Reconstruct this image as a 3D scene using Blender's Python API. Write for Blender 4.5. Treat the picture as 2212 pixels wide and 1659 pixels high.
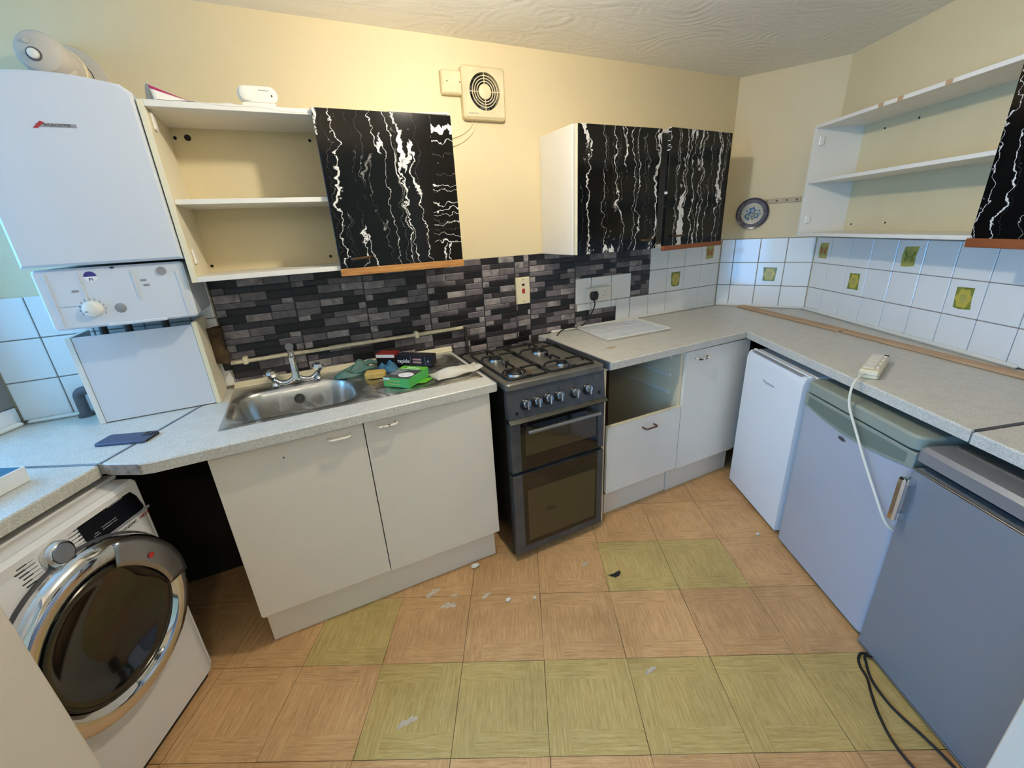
import bpy, math, random
from mathutils import Matrix, Vector
from mathutils.geometry import tessellate_polygon
random.seed(7)
PI = math.pi
for o in list(bpy.data.objects): bpy.data.objects.remove(o, do_unlink=True)
scene = bpy.context.scene
COL = scene.collection

# ------------------------------------------------------------------ camera
cam = bpy.data.cameras.new('camera'); camo = bpy.data.objects.new('camera', cam); COL.objects.link(camo)
PITCH, ROLL, YAW = .3538, -.0545, .4404
sp, cp, sy, cy = math.sin(PITCH), math.cos(PITCH), math.sin(YAW), math.cos(YAW)
fw = Vector((sy*cp, cy*cp, -sp)); r0 = Vector((cy, -sy, 0)); u0 = Vector((sy*sp, cy*sp, cp))
rx = r0*math.cos(ROLL) + u0*math.sin(ROLL); up = -r0*math.sin(ROLL) + u0*math.cos(ROLL)
m = Matrix.Identity(4)
for i in range(3): m[i][0], m[i][1], m[i][2] = rx[i], up[i], -fw[i]
m.translation = (.3895, -2.122, 1.5132)
camo.matrix_world = m
cam.sensor_fit = 'HORIZONTAL'; cam.sensor_width = 36; cam.lens = 36*904.85/2212
cam.clip_start = .02; cam.clip_end = 60
scene.camera = camo

# ------------------------------------------------------------------ world, exposure
LAMP_POS = (1.03, -1.0, 2.2)
FILL_POWER = 30.0  # emission of the added, unseen fill globe
LAMP_POWER = 590.0            # emission strength of the bulb surface
SKY = (.14, .47, 1.0); SKY_STRENGTH = 11.5
w = bpy.data.worlds.new('world'); scene.world = w; w.use_nodes = True
w.node_tree.nodes['Background'].inputs[0].default_value = (*SKY, 1)
w.node_tree.nodes['Background'].inputs[1].default_value = SKY_STRENGTH
vs = scene.view_settings
vs.view_transform = 'Standard'; vs.look = 'None'; vs.gamma = 1; vs.use_curve_mapping = False; vs.exposure = 0.13

# frames: local x to the right when facing the wall, local -y into the room
RA, LA = -2.0414, -2.03
FB = Matrix.Identity(4)
FR = Matrix.Translation((3.3346, -.4788, 0)) @ Matrix.Rotation(RA, 4, 'Z')
FC = Matrix.Translation((3.0629, 0, 0)) @ Matrix.Rotation(math.atan2(-.4788, .2717), 4, 'Z')
FL = Matrix.Translation((-.263, -.587, 0)) @ Matrix.Rotation(LA+PI, 4, 'Z')
def T(x, y, z=0): return Matrix.Translation((x, y, z))
def RZ(a): return Matrix.Rotation(a, 4, 'Z')
H = 2.317; ZW = .917; CHL = .5505; LDEP = .616

# daylight enters through two windows in the left wall; portals only guide the sampling
WINS = [(-.46, .20, 1.03, 2.10), (-4.45, -1.45, .25, 2.15)]      # local x0,x1,z0,z1 in FL; adjoining-room one widened to add light
for i, (a, b, c, d) in enumerate(WINS):
    l = bpy.data.lights.new('daylight_portal', 'AREA'); l.shape = 'RECTANGLE'; l.size = b-a; l.size_y = d-c
    l.cycles.is_portal = True
    lo = bpy.data.objects.new('daylight_portal', l); COL.objects.link(lo)
    # area lights shine along local -Z; local -Z must be the frame's -y
    lo.matrix_world = FL @ T((a+b)/2, LDEP+.11, (c+d)/2) @ Matrix.Rotation(-PI/2, 4, 'X')

# ------------------------------------------------------------------ materials
def lin(c):
    c = c/255.0
    return c/12.92 if c <= .04045 else ((c+.055)/1.055)**2.4
def rgb(t): return (lin(t[0]), lin(t[1]), lin(t[2]), 1)
class NT:
    def __init__(s, name):
        s.m = bpy.data.materials.new(name); s.m.use_nodes = True; s.t = s.m.node_tree
        s.b = s.t.nodes['Principled BSDF']
    def n(s, typ, **kw):
        nd = s.t.nodes.new(typ)
        for k, v in kw.items(): setattr(nd, k, v)
        return nd
    def l(s, a, b): s.t.links.new(a, b)
    def math(s, op, a, b=None, c=None, clamp=False):
        nd = s.n('ShaderNodeMath', operation=op, use_clamp=clamp)
        for i, v in enumerate((a, b, c)):
            if v is None: continue
            if isinstance(v, (int, float)): nd.inputs[i].default_value = v
            else: s.l(v, nd.inputs[i])
        return nd.outputs[0]
    def co(s, kind='Object'): return s.n('ShaderNodeTexCoord').outputs[kind]
    def mp(s, v, scale=(1, 1, 1), loc=(0, 0, 0), rot=(0, 0, 0)):
        nd = s.n('ShaderNodeMapping'); s.l(v, nd.inputs[0])
        nd.inputs['Location'].default_value = loc; nd.inputs['Rotation'].default_value = rot; nd.inputs['Scale'].default_value = scale
        return nd.outputs[0]
    def noise(s, v, scale, detail=3, rough=.55, dist=0):
        nd = s.n('ShaderNodeTexNoise'); s.l(v, nd.inputs['Vector'])
        nd.inputs['Scale'].default_value = scale; nd.inputs['Detail'].default_value = detail
        nd.inputs['Roughness'].default_value = rough; nd.inputs['Distortion'].default_value = dist
        return nd.outputs['Fac']
    def ramp(s, f, stops):
        nd = s.n('ShaderNodeValToRGB'); s.l(f, nd.inputs[0]); e = nd.color_ramp.elements
        while len(e) < len(stops): e.new(.5)
        for k, (p, c) in enumerate(stops):
            e[k].position = p; e[k].color = rgb(c) if len(c) == 3 else c
        return nd.outputs[0]
    def mix(s, f, a, b, blend='MIX'):
        nd = s.n('ShaderNodeMix', data_type='RGBA', blend_type=blend)
        for i, v in ((0, f), (6, a), (7, b)):
            if isinstance(v, (int, float)): nd.inputs[i].default_value = v
            elif isinstance(v, tuple): nd.inputs[i].default_value = rgb(v) if len(v) == 3 else v
            else: s.l(v, nd.inputs[i])
        return nd.outputs[2]
    def bump(s, h, strength, dist=.002):
        nd = s.n('ShaderNodeBump'); nd.inputs['Strength'].default_value = strength; nd.inputs['Distance'].default_value = dist
        s.l(h, nd.inputs['Height']); s.l(nd.outputs[0], s.b.inputs['Normal'])
    def col(s, v):
        if isinstance(v, tuple): s.b.inputs['Base Color'].default_value = rgb(v) if len(v) == 3 else v
        else: s.l(v, s.b.inputs['Base Color'])
def plain(name, c, rough=.5, metal=0, var=0, vscale=6, bump=0, bscale=60, coat=0, spec=.5, trans=0, alpha=1):
    t = NT(name); b = t.b
    if var:
        f = t.noise(t.co(), vscale, 5)
        k = 1-var
        dark = tuple(x*k for x in c)
        t.col(t.mix(t.ramp(f, [(.3, (0, 0, 0, 1)), (.75, (1, 1, 1, 1))]), dark, c))
    else: t.col(c)
    if bump: t.bump(t.noise(t.co(), bscale, 3), bump, .001)
    b.inputs['Roughness'].default_value = rough; b.inputs['Metallic'].default_value = metal
    b.inputs['Specular IOR Level'].default_value = spec; b.inputs['Coat Weight'].default_value = coat
    b.inputs['Transmission Weight'].default_value = trans; b.inputs['Alpha'].default_value = alpha
    return t.m
def wall_paint(name, c, dirt=(150, 120, 80)):
    t = NT(name); v = t.co()
    big = t.noise(v, 1.3, 5, .6); fine = t.noise(v, 9, 5, .65)
    base = t.mix(t.ramp(big, [(.35, (0, 0, 0, 1)), (.7, (1, 1, 1, 1))]), tuple(x*.965 for x in c), c)
    spots = t.ramp(fine, [(.68, (0, 0, 0, 1)), (.86, (.35, .35, .35, 1))])
    t.col(t.mix(spots, base, dirt))
    t.b.inputs['Roughness'].default_value = .55
    h = t.math('ADD', t.noise(v, 160, 3), t.math('MULTIPLY', t.noise(v, 14, 3), 1.2))
    t.bump(h, .25, .0015)
    return t.m
def artex(name):
    t = NT(name); v = t.co()
    warp = t.n('ShaderNodeVectorMath', operation='ADD'); t.l(v, warp.inputs[0])
    nn = t.n('ShaderNodeTexNoise'); t.l(v, nn.inputs['Vector']); nn.inputs['Scale'].default_value = 2.2
    sc = t.n('ShaderNodeVectorMath', operation='SCALE'); t.l(nn.outputs['Color'], sc.inputs[0]); sc.inputs['Scale'].default_value = .22
    t.l(sc.outputs[0], warp.inputs[1])
    vo = t.n('ShaderNodeTexVoronoi'); t.l(warp.outputs[0], vo.inputs['Vector']); vo.inputs['Scale'].default_value = 3.2
    arcs = t.math('SINE', t.math('MULTIPLY', vo.outputs['Distance'], 46))
    mask = t.ramp(t.noise(v, 4.5, 3), [(.42, (0, 0, 0, 1)), (.66, (1, 1, 1, 1))])
    h = t.math('ADD', t.math('MULTIPLY', t.math('MULTIPLY', arcs, mask), .3), t.math('MULTIPLY', t.noise(t.mp(v, (3, 9, 3), rot=(0, 0, .9)), 1.0, 4, .6, 1.6), 1.6))
    t.bump(h, .5, .006)
    t.col(t.mix(t.noise(v, 3, 4), (240, 235, 222), (246, 242, 232)))
    t.b.inputs['Roughness'].default_value = .7
    return t.m
def marble(name, horizontal=False, seed=0.0):
    t = NT(name); v = t.co()
    if horizontal: v = t.mp(v, rot=(0, PI/2, 0))
    v = t.mp(v, loc=(seed, 0, seed*.37))
    sx = t.n('ShaderNodeSeparateXYZ'); t.l(v, sx.inputs[0])
    x, z = sx.outputs[0], sx.outputs[2]
    n1 = t.noise(t.mp(v, (5, 1, 9), loc=(.2, .33, .6)), 1, 2); n2 = t.noise(t.mp(v, (26, 1, 34), loc=(.2, .33, .6)), 1, 3); n3 = t.noise(t.mp(v, (90, 1, 90), loc=(.2, .33, .6)), 1, 2)
    xw = t.math('ADD', x, t.math('MULTIPLY', t.math('SUBTRACT', n1, .5), .10))
    xw = t.math('ADD', xw, t.math('MULTIPLY', t.math('SUBTRACT', n2, .5), .050))
    xw = t.math('ADD', xw, t.math('MULTIPLY', t.math('SUBTRACT', n3, .5), .012))
    def veins(freq, zf, off, wmin, wmax, wsc):
        c = t.n('ShaderNodeCombineXYZ'); t.l(t.math('MULTIPLY', xw, freq), c.inputs[0]); t.l(t.math('ADD', t.math('MULTIPLY', z, zf), 3.37), c.inputs[2]); c.inputs[1].default_value = off+.43
        f = t.noise(c.outputs[0], 1, 1, .3)
        wn = t.noise(t.mp(v, (wsc, 1, wsc*.8), loc=(off+.3, .41, off+.7)), 1, 3)
        wd = t.math('ADD', t.math('MULTIPLY', t.math('POWER', t.math('MULTIPLY', wn, 1.35, clamp=True), 6), wmax), wmin)
        a = t.math('ABSOLUTE', t.math('SUBTRACT', f, .5))
        return t.math('SUBTRACT', 1, t.math('DIVIDE', a, wd), clamp=True)
    a = veins(15, .5, 0, .0046, .026, 42)
    b = veins(22, .8, 5, .0040, .012, 30)
    c2_ = veins(9, .4, 9, .0030, .026, 34)
    gate = t.ramp(t.noise(t.mp(v, (7, 1, 6), loc=(3, 0, 1)), 1, 2), [(.38, (0, 0, 0, 1)), (.58, (1, 1, 1, 1))])
    ba = t.math('MAXIMUM', t.math('MULTIPLY', t.math('MULTIPLY', b, gate), .35), t.math('MULTIPLY', c2_, 1.4, clamp=True))
    s = t.math('MAXIMUM', t.math('MULTIPLY', a, 1.6, clamp=True), ba)
    s = t.math('MULTIPLY', s, 1.15, clamp=True)
    t.col(t.mix(s, (.0035, .0035, .0035, 1), (.72, .70, .66, 1)))
    t.b.inputs['Roughness'].default_value = .14; t.b.inputs['Specular IOR Level'].default_value = .3
    return t.m
def wood(name, c1, c2, axis=0, scale=1.0, rough=.5):
    t = NT(name); v = t.co()
    st = [9*scale]*3; st[axis] = .7*scale
    f = t.noise(t.mp(v, tuple(st)), 6, 6, .7, .6)
    t.col(t.ramp(f, [(.3, c1), (.7, c2)]))
    t.b.inputs['Roughness'].default_value = rough
    t.bump(f, .15, .001)
    return t.m
def laminate(name, c1, c2, rough=.38):
    t = NT(name); v = t.co()
    f = t.noise(v, 230, 2); g = t.noise(v, 22, 5, .65)
    base = t.mix(t.ramp(f, [(.4, (0, 0, 0, 1)), (.62, (1, 1, 1, 1))]), c1, c2)
    t.col(t.mix(t.math('MULTIPLY', t.ramp(g, [(.45, (0, 0, 0, 1)), (.75, (1, 1, 1, 1))]), .35), base, tuple(x*.86 for x in c1)))
    t.b.inputs['Roughness'].default_value = rough
    return t.m
def brick_mat(name, c1, c2, rough=.32):
    t = NT(name); v = t.co()
    oi = t.n('ShaderNodeObjectInfo').outputs['Random']
    ad = t.n('ShaderNodeVectorMath', operation='ADD'); t.l(v, ad.inputs[0])
    cx = t.n('ShaderNodeCombineXYZ'); t.l(t.math('MULTIPLY', oi, 37), cx.inputs[0]); t.l(cx.outputs[0], ad.inputs[1])
    f = t.noise(ad.outputs[0], 26, 6, .7)
    g = t.noise(ad.outputs[0], 9, 2)
    t.col(t.ramp(t.math('ADD', t.math('MULTIPLY', f, .6), t.math('MULTIPLY', g, .4)), [(.38, c1), (.64, c2)]))
    t.b.inputs['Roughness'].default_value = rough
    return t.m
def floor_vinyl(name, c1, c2, c3):
    t = NT(name); uv = t.co('UV')
    oi = t.n('ShaderNodeObjectInfo').outputs['Random']
    cx = t.n('ShaderNodeCombineXYZ'); t.l(t.math('MULTIPLY', oi, 50), cx.inputs[0]); t.l(t.math('MULTIPLY', oi, 23), cx.inputs[1])
    ad = t.n('ShaderNodeVectorMath', operation='ADD'); t.l(uv, ad.inputs[0]); t.l(cx.outputs[0], ad.inputs[1])
    g1 = t.noise(t.mp(ad.outputs[0], (2.2, 42, 1)), 1, 5, .7, .35)
    g2 = t.noise(t.mp(ad.outputs[0], (7, 150, 1)), 1, 3, .6, .2)
    f = t.math('ADD', t.math('MULTIPLY', g1, .6), t.math('MULTIPLY', g2, .4))
    base = t.ramp(f, [(.33, c1), (.5, c2), (.68, c3)])
    pos = t.n('ShaderNodeNewGeometry').outputs['Position']
    dirt = t.ramp(t.noise(pos, 3.1, 6, .7), [(.42, (0, 0, 0, 1)), (.8, (.55, .55, .55, 1))])
    sp2 = t.ramp(t.noise(pos, 38, 4, .8), [(.70, (0, 0, 0, 1)), (.76, (.5, .5, .5, 1))])
    c = t.mix(dirt, base, tuple(x*.72 for x in c1)); c = t.mix(sp2, c, (205, 190, 165))
    hs = t.n('ShaderNodeHueSaturation'); t.l(c, hs.inputs['Color']); t.l(t.math('ADD', t.math('MULTIPLY', oi, .16), .92), hs.inputs['Value'])
    t.col(hs.outputs[0]); t.b.inputs['Roughness'].default_value = .5
    t.bump(g2, .12, .0006)
    return t.m
def emitter(name, c, strength):
    t = NT(name); t.col(c); t.b.inputs['Emission Color'].default_value = c; t.b.inputs['Emission Strength'].default_value = strength
    return t.m
def chipped(name, c, under, rough=.4):
    t = NT(name); f = t.noise(t.co(), 60, 3)
    t.col(t.mix(t.ramp(f, [(.56, (0, 0, 0, 1)), (.58, (1, 1, 1, 1))]), c, under)); t.b.inputs['Roughness'].default_value = rough
    return t.m
def steel(name, c=(190, 188, 182), rough=.3, lime=True):
    t = NT(name); v = t.co(); b = t.b
    if lime:
        f = t.ramp(t.noise(v, 7, 7, .75, 1.0), [(.5, (0, 0, 0, 1)), (.72, (1, 1, 1, 1))])
        t.col(t.mix(t.math('MULTIPLY', f, .55), c, (222, 218, 210)))
        t.l(t.math('ADD', t.math('MULTIPLY', f, .32), rough), b.inputs['Roughness'])
        t.l(t.math('SUBTRACT', 1, t.math('MULTIPLY', f, .5)), b.inputs['Metallic'])
    else:
        t.col(c); b.inputs['Roughness'].default_value = rough; b.inputs['Metallic'].default_value = 1
    return t.m

M = dict(
    wall=wall_paint('cream_paint', (230, 213, 172)), artex=artex('artex_plaster'), hallwall=plain('hall_paint', (226, 214, 196), .6),
    jamb=wall_paint('jamb_paint', (226, 211, 192)),
    white=plain('white_melamine', (240, 235, 224), .35, var=.03, vscale=3), whitecool=plain('white_enamel', (238, 240, 242), .22),
    cabin=plain('cabinet_interior', (226, 218, 200), .45, var=.03), edge=plain('cream_edging', (236, 225, 194), .45),
    backpanel=plain('cream_backboard', (226, 210, 168), .5, var=.03),
    doorgrey=plain('off_white_door', (240, 231, 215), .4, var=.03, vscale=2),
    marble=marble('black_marble_film'), marbleh=marble('black_marble_film_sideways', True, 4.1),
    pine=wood('pine_trim', (140, 88, 40), (206, 150, 84), 0, 1.6), brownwood=wood('brown_trim', (120, 62, 30), (158, 92, 50), 0),
    plank=wood('raw_plank', (176, 136, 98), (206, 172, 134), 0, 1.0, .65),
    worktop=laminate('speckled_laminate', (196, 192, 180), (222, 219, 208)),
    chip=plain('chipped_laminate_edge', (186, 170, 158), .8, var=.3, vscale=60), alu=plain('aluminium_strip', (176, 182, 192), .32, .9),
    darkjoint=plain('dark_joint_strip', (74, 72, 70), .5, .3),
    steel=steel('sink_steel'), chrome=steel('chrome', (225, 225, 225), .07, False), brushed=steel('brushed_metal', (170, 172, 174), .34, False),
    tile=plain('white_glazed_tile', (244, 243, 238), .12, var=.015, coat=.3), grout=plain('grey_grout', (150, 138, 126), .85),
    b0=brick_mat('brick_black', (14, 13, 15), (30, 28, 30)), b1=brick_mat('brick_charcoal', (34, 31, 34), (60, 55, 58)),
    b2=brick_mat('brick_grey', (84, 78, 82), (124, 116, 118)), b3=brick_mat('brick_mottled', (96, 90, 92), (182, 172, 168)),
    bsheet=plain('splashback_vinyl', (40, 37, 39), .35), bevl=plain('brick_light_edge', (150, 144, 142), .3),
    floorA=floor_vinyl('parquet_vinyl_brown', (176, 130, 82), (212, 166, 112), (232, 192, 142)),
    floorB=floor_vinyl('parquet_vinyl_yellow', (164, 138, 74), (198, 170, 104), (220, 198, 138)),
    under=plain('floor_underlay', (74, 54, 36), .9),
    black=plain('black_plastic', (16, 16, 17), .35), blackmatte=plain('black_iron', (20, 19, 18), .5), blackside=plain('black_enamel_side', (20, 19, 18), .3),
    dark=plain('dark_void', (10, 10, 10), .7), glassblack=plain('black_oven_glass', (10, 9, 9), .06, coat=.5),
    ovenwin=plain('oven_window', (70, 58, 38), .08, coat=.5), silver=plain('silver_paint', (120, 122, 124), .32, .55), cookgrey=plain('dark_silver_paint', (94, 96, 99), .36, .35, var=.2, vscale=14),
    hobtop=plain('hob_enamel', (128, 124, 114), .34, .45, var=.18, vscale=16), rust=plain('brown_burnt_spill', (112, 78, 40), .6, var=.4, vscale=40),
    plastic=plain('white_plastic', (236, 232, 220), .35), cream=plain('cream_plastic', (238, 226, 190), .4, var=.05, vscale=30), creamdirty=plain('aged_cream_plastic', (238, 222, 180), .45, var=.1, vscale=14),
    greyp=plain('grey_plastic', (150, 150, 152), .4), red=plain('red_plastic', (170, 34, 26), .3), bronze=plain('bronze_handle', (92, 70, 50), .35, .7),
    brownh=plain('brown_handle', (92, 56, 44), .4), whiteh=plain('white_handle', (240, 234, 216), .35), chiph=chipped('chipped_white_handle', (238, 230, 210), (40, 34, 28)),
    pipe=plain('painted_pipe', (226, 214, 182), .45, var=.2, vscale=30), darkpipe=plain('dark_pipe', (60, 54, 48), .5, .3), greypipe=plain('grey_waste_pipe', (92, 92, 94), .5),
    frsilver=plain('silver_fridge_door', (188, 194, 206), .36, .2), frgreen=plain('green_grey_plastic', (146, 154, 142), .42), frgreen2=plain('green_grey_recess', (112, 124, 114), .45), frdark=plain('dark_silver_door', (142, 148, 156), .4, .25), frtop=plain('dark_silver_top', (116, 114, 108), .42, .3),
    cable=plain('black_cable', (18, 17, 17), .5), wcable=plain('white_cable', (232, 226, 208), .4),
    phone=plain('slate_phone_case', (66, 76, 104), .5), phoneblack=plain('phone_black', (14, 14, 16), .25), glove=plain('teal_rubber', (86, 128, 116), .55, var=.25, vscale=30), blue=plain('blue_cloth', (56, 112, 140), .75, var=.2, vscale=40),
    sponge=plain('yellow_sponge', (214, 180, 98), .9, var=.2, vscale=80, bump=.6, bscale=180), green=plain('green_carton', (96, 176, 44), .4), green2=plain('leaf_green_carton', (76, 170, 84), .4), boxgrey=plain('charcoal_print', (72, 72, 74), .45), paper=plain('white_print', (240, 240, 236), .5),
    boxblack=plain('black_carton', (26, 22, 34), .4), boxred=plain('red_carton', (140, 42, 36), .45), boxbrown=plain('carton_inside', (58, 44, 40), .7), pink=plain('pink_print', (190, 150, 140), .5), palegrey=plain('pale_carton_inside', (178, 176, 170), .7),
    bag=plain('clear_poly_bag', (226, 220, 206), .3, alpha=.75), poly=plain('white_poly_sheet', (238, 234, 224), .4), magenta=plain('magenta_print', (176, 30, 96), .45),
    navy=plain('navy_print', (62, 52, 130), .4), display=plain('black_display', (8, 9, 16), .35, spec=.2), washerbeige=plain('white_washer_enamel', (238, 234, 228), .28),
    drum=plain('dark_drum_glass', (20, 18, 16), .1, coat=.6), drumgrey=plain('drum_grey', (58, 54, 48), .25, .5), badge=plain('grey_badge', (160, 156, 158), .35), logored=plain('logo_red', (176, 44, 44), .4),
    platew=plain('glazed_plate', (206, 200, 182), .15), plateb=plain('plate_blue_rim', (52, 52, 74), .2), platel=plain('plate_border', (136, 130, 134), .2, var=.35, vscale=70), platey=plain('plate_yellow', (206, 170, 70), .25), plated=plain('plate_dark_paint', (44, 38, 32), .25), plateg=plain('plate_green_paint', (92, 92, 52), .25),
    motifg=plain('motif_green', (152, 158, 62), .25, var=.25, vscale=40), motify=plain('motif_yellow', (214, 196, 84), .25, var=.12, vscale=40), motifo=plain('motif_orange', (196, 112, 58), .25, var=.2, vscale=60), motifl=plain('motif_light_olive', (196, 186, 96), .25, var=.15, vscale=50),
    lag=plain('brown_lagging', (92, 70, 44), .95, var=.4, vscale=40, bump=.8, bscale=60), frame=plain('white_window_frame', (240, 240, 238), .3), crumb=plain('plaster_crumb', (236, 232, 222), .9), soot=plain('black_scrap', (30, 30, 30), .8), spill=plain('paint_splash', (222, 208, 186), .7, var=.22, vscale=60),
    shadeboard=plain('shaded_brown_board', (92, 68, 46), .8, var=.2, vscale=8), shadepanel=plain('painted_shade_dark', (44, 38, 34), .9, var=.35, vscale=5), flue=plain('aged_flue_plastic', (206, 198, 184), .5, var=.1),  # drawer-unit board and dark wall panels hold shade in their colour
    railp=plain('aged_rail', (198, 176, 142), .5, var=.1), driplip=plain('drip_lip_metal', (84, 82, 72), .4, .4),
    brushtop=plain('pale_silver_top', (158, 160, 164), .35, .5),
    boilerwhite=plain('boiler_white_enamel', (216, 219, 224), .25), fillglobe=emitter('fill_globe_glow', (1.0, .86, .62, 1), FILL_POWER),
    bulb=emitter('warm_bulb', (1.0, .915, .77, 1), LAMP_POWER), stain=plain('brown_stain', (178, 152, 104), .5),
)
g = NT('window_glass'); g.t.nodes.remove(g.b)
gt = g.n('ShaderNodeBsdfTransparent'); gl = g.n('ShaderNodeBsdfGlossy'); gl.inputs['Roughness'].default_value = .02
mx = g.n('ShaderNodeMixShader'); mx.inputs[0].default_value = .06
g.l(gt.outputs[0], mx.inputs[1]); g.l(gl.outputs[0], mx.inputs[2]); g.l(mx.outputs[0], g.t.nodes['Material Output'].inputs[0]); M['glass'] = g.m

# ------------------------------------------------------------------ mesh building
def offset_poly(poly, d):
    n = len(poly); out = []
    ar = sum(poly[i][0]*poly[(i+1) % n][1]-poly[(i+1) % n][0]*poly[i][1] for i in range(n)); sg = 1 if ar > 0 else -1
    for i in range(n):
        a, b, c = Vector(poly[i-1]), Vector(poly[i]), Vector(poly[(i+1) % n])
        e1, e2 = (b-a).normalized(), (c-b).normalized()
        n1, n2 = Vector((-e1.y, e1.x))*sg, Vector((-e2.y, e2.x))*sg
        k = (n1+n2); k = k/max(.2, k.length_squared)*2
        out.append((b+k*d)[:2])
    return out
class MB:
    def __init__(s): s.v = []; s.f = []; s.mi = []; s.uv = {}
    def add(s, vs, fs, mi=0):
        o = len(s.v); s.v += [tuple(v) for v in vs]
        for f in fs: s.f.append(tuple(i+o for i in f)); s.mi.append(mi)
        return s
    def box(s, x0, x1, y0, y1, z0, z1, b=0, mi=0):
        if b <= 0:
            vs = [(x, y, z) for z in (z0, z1) for y in (y0, y1) for x in (x0, x1)]
            return s.add(vs, [(0, 2, 3, 1), (4, 5, 7, 6), (0, 1, 5, 4), (2, 6, 7, 3), (0, 4, 6, 2), (1, 3, 7, 5)], mi)
        b = min(b, abs(x1-x0)*.49, abs(y1-y0)*.49, abs(z1-z0)*.49)
        X, Y, Z = (x0, x1), (y0, y1), (z0, z1); vs = []; idx = {}
        for i in (0, 1):
            for j in (0, 1):
                for k in (0, 1):
                    sx, sy_, sz = (b if i == 0 else -b), (b if j == 0 else -b), (b if k == 0 else -b)
                    for a, p in enumerate(((X[i], Y[j]+sy_, Z[k]+sz), (X[i]+sx, Y[j], Z[k]+sz), (X[i]+sx, Y[j]+sy_, Z[k]))):
                        idx[i, j, k, a] = len(vs); vs.append(p)
        fs = []
        for i in (0, 1): q = [idx[i, j, k, 0] for j, k in ((0, 0), (1, 0), (1, 1), (0, 1))]; fs.append(tuple(q if i else q[::-1]))
        for j in (0, 1): q = [idx[i, j, k, 1] for i, k in ((0, 0), (0, 1), (1, 1), (1, 0))]; fs.append(tuple(q if j else q[::-1]))
        for k in (0, 1): q = [idx[i, j, k, 2] for i, j in ((0, 0), (1, 0), (1, 1), (0, 1))]; fs.append(tuple(q if k else q[::-1]))
        cen = Vector(((x0+x1)/2, (y0+y1)/2, (z0+z1)/2))
        def ori(q):
            p = [Vector(vs[t]) for t in q]; nn = (p[1]-p[0]).cross(p[2]-p[0]); c = sum(p, Vector())/len(p)
            return tuple(q) if nn.dot(c-cen) > 0 else tuple(q[::-1])
        for i in (0, 1):
            for j in (0, 1): fs.append(ori([idx[i, j, 0, 0], idx[i, j, 0, 1], idx[i, j, 1, 1], idx[i, j, 1, 0]]))
            for k in (0, 1): fs.append(ori([idx[i, 0, k, 0], idx[i, 0, k, 2], idx[i, 1, k, 2], idx[i, 1, k, 0]]))
        for j in (0, 1):
            for k in (0, 1): fs.append(ori([idx[0, j, k, 1], idx[0, j, k, 2], idx[1, j, k, 2], idx[1, j, k, 1]]))
        for i in (0, 1):
            for j in (0, 1):
                for k in (0, 1): fs.append(ori([idx[i, j, k, a] for a in range(3)]))
        return s.add(vs, fs, mi)
    def prism(s, poly, a, b, ax='z', holes=(), bev=0, mi=0):
        """polygon (2D) extruded from a to b along an axis; x: (y,z), y: (x,z), z: (x,y); bev chamfers the b side"""
        def P(p, h):
            return {'z': (p[0], p[1], h), 'y': (p[0], h, p[1]), 'x': (h, p[0], p[1])}[ax]
        loops = [list(poly)]+[list(h) for h in holes]
        tri = tessellate_polygon([[Vector((p[0], p[1], 0)) for p in lp] for lp in loops])
        flat = [p for lp in loops for p in lp]
        top = flat
        sgn = 1 if b > a else -1
        if bev: top = list(offset_poly(loops[0], bev))+[p for lp in loops[1:] for p in lp]
        n = len(flat); vs = [P(p, a) for p in flat]+[P(p, b) for p in top]; fs = []
        lev = [0, n]
        if bev:
            vs += [P(p, b-sgn*bev) for p in flat]; lev = [0, 2*n, n]
        for t in tri: fs += [tuple(t), tuple(i+n for i in t)[::-1]]
        st = 0
        for lp in loops:
            k = len(lp)
            for i in range(k):
                j = (i+1) % k
                for q in range(len(lev)-1): fs.append((lev[q]+st+i, lev[q]+st+j, lev[q+1]+st+j, lev[q+1]+st+i))
            st += k
        return s.add(vs, fs, mi)
    def cyl(s, p0, p1, r0, r1=None, n=16, cap=True, mi=0):
        r1 = r0 if r1 is None else r1
        p0, p1 = Vector(p0), Vector(p1); d = (p1-p0).normalized()
        a = d.orthogonal().normalized(); b = d.cross(a); vs = []
        for p, r in ((p0, r0), (p1, r1)):
            for i in range(n):
                t = 2*PI*i/n; vs.append(p+(a*math.cos(t)+b*math.sin(t))*r)
        fs = [(i, (i+1) % n, n+(i+1) % n, n+i) for i in range(n)]
        if cap: fs += [tuple(range(n))[::-1], tuple(range(n, 2*n))]
        return s.add(vs, fs, mi)
    def tube(s, path, r, n=8, mi=0, smooth=0, closed=False):
        pts = [Vector(p) for p in path]
        if smooth:
            q = []; N = len(pts)
            for i in range(N-1 if not closed else N):
                p0, p1, p2, p3 = (pts[(i-1) % N] if closed or i > 0 else pts[i]), pts[i], pts[(i+1) % N], (pts[(i+2) % N] if closed or i+2 < N else pts[(i+1) % N])
                for k in range(smooth):
                    t = k/smooth
                    q.append(.5*((2*p1)+(p2-p0)*t+(2*p0-5*p1+4*p2-p3)*t*t+(3*p1-p0-3*p2+p3)*t**3))
            if not closed: q.append(pts[-1])
            pts = q
        N = len(pts); vs = []; prev = None
        for i, p in enumerate(pts):
            d = ((pts[(i+1) % N] if closed or i < N-1 else p)-(pts[i-1] if closed or i > 0 else p)).normalized()
            if prev is None: a = d.orthogonal().normalized()
            else: a = (prev-d*prev.dot(d)); a = a.normalized() if a.length > 1e-6 else d.orthogonal().normalized()
            prev = a; b = d.cross(a); rr = r(i/(N-1)) if callable(r) else r
            for k in range(n):
                t = 2*PI*k/n; vs.append(p+(a*math.cos(t)+b*math.sin(t))*rr)
        fs = [(i*n+k, i*n+(k+1) % n, ((i+1) % N)*n+(k+1) % n, ((i+1) % N)*n+k) for i in range(N if closed else N-1) for k in range(n)]
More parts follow.
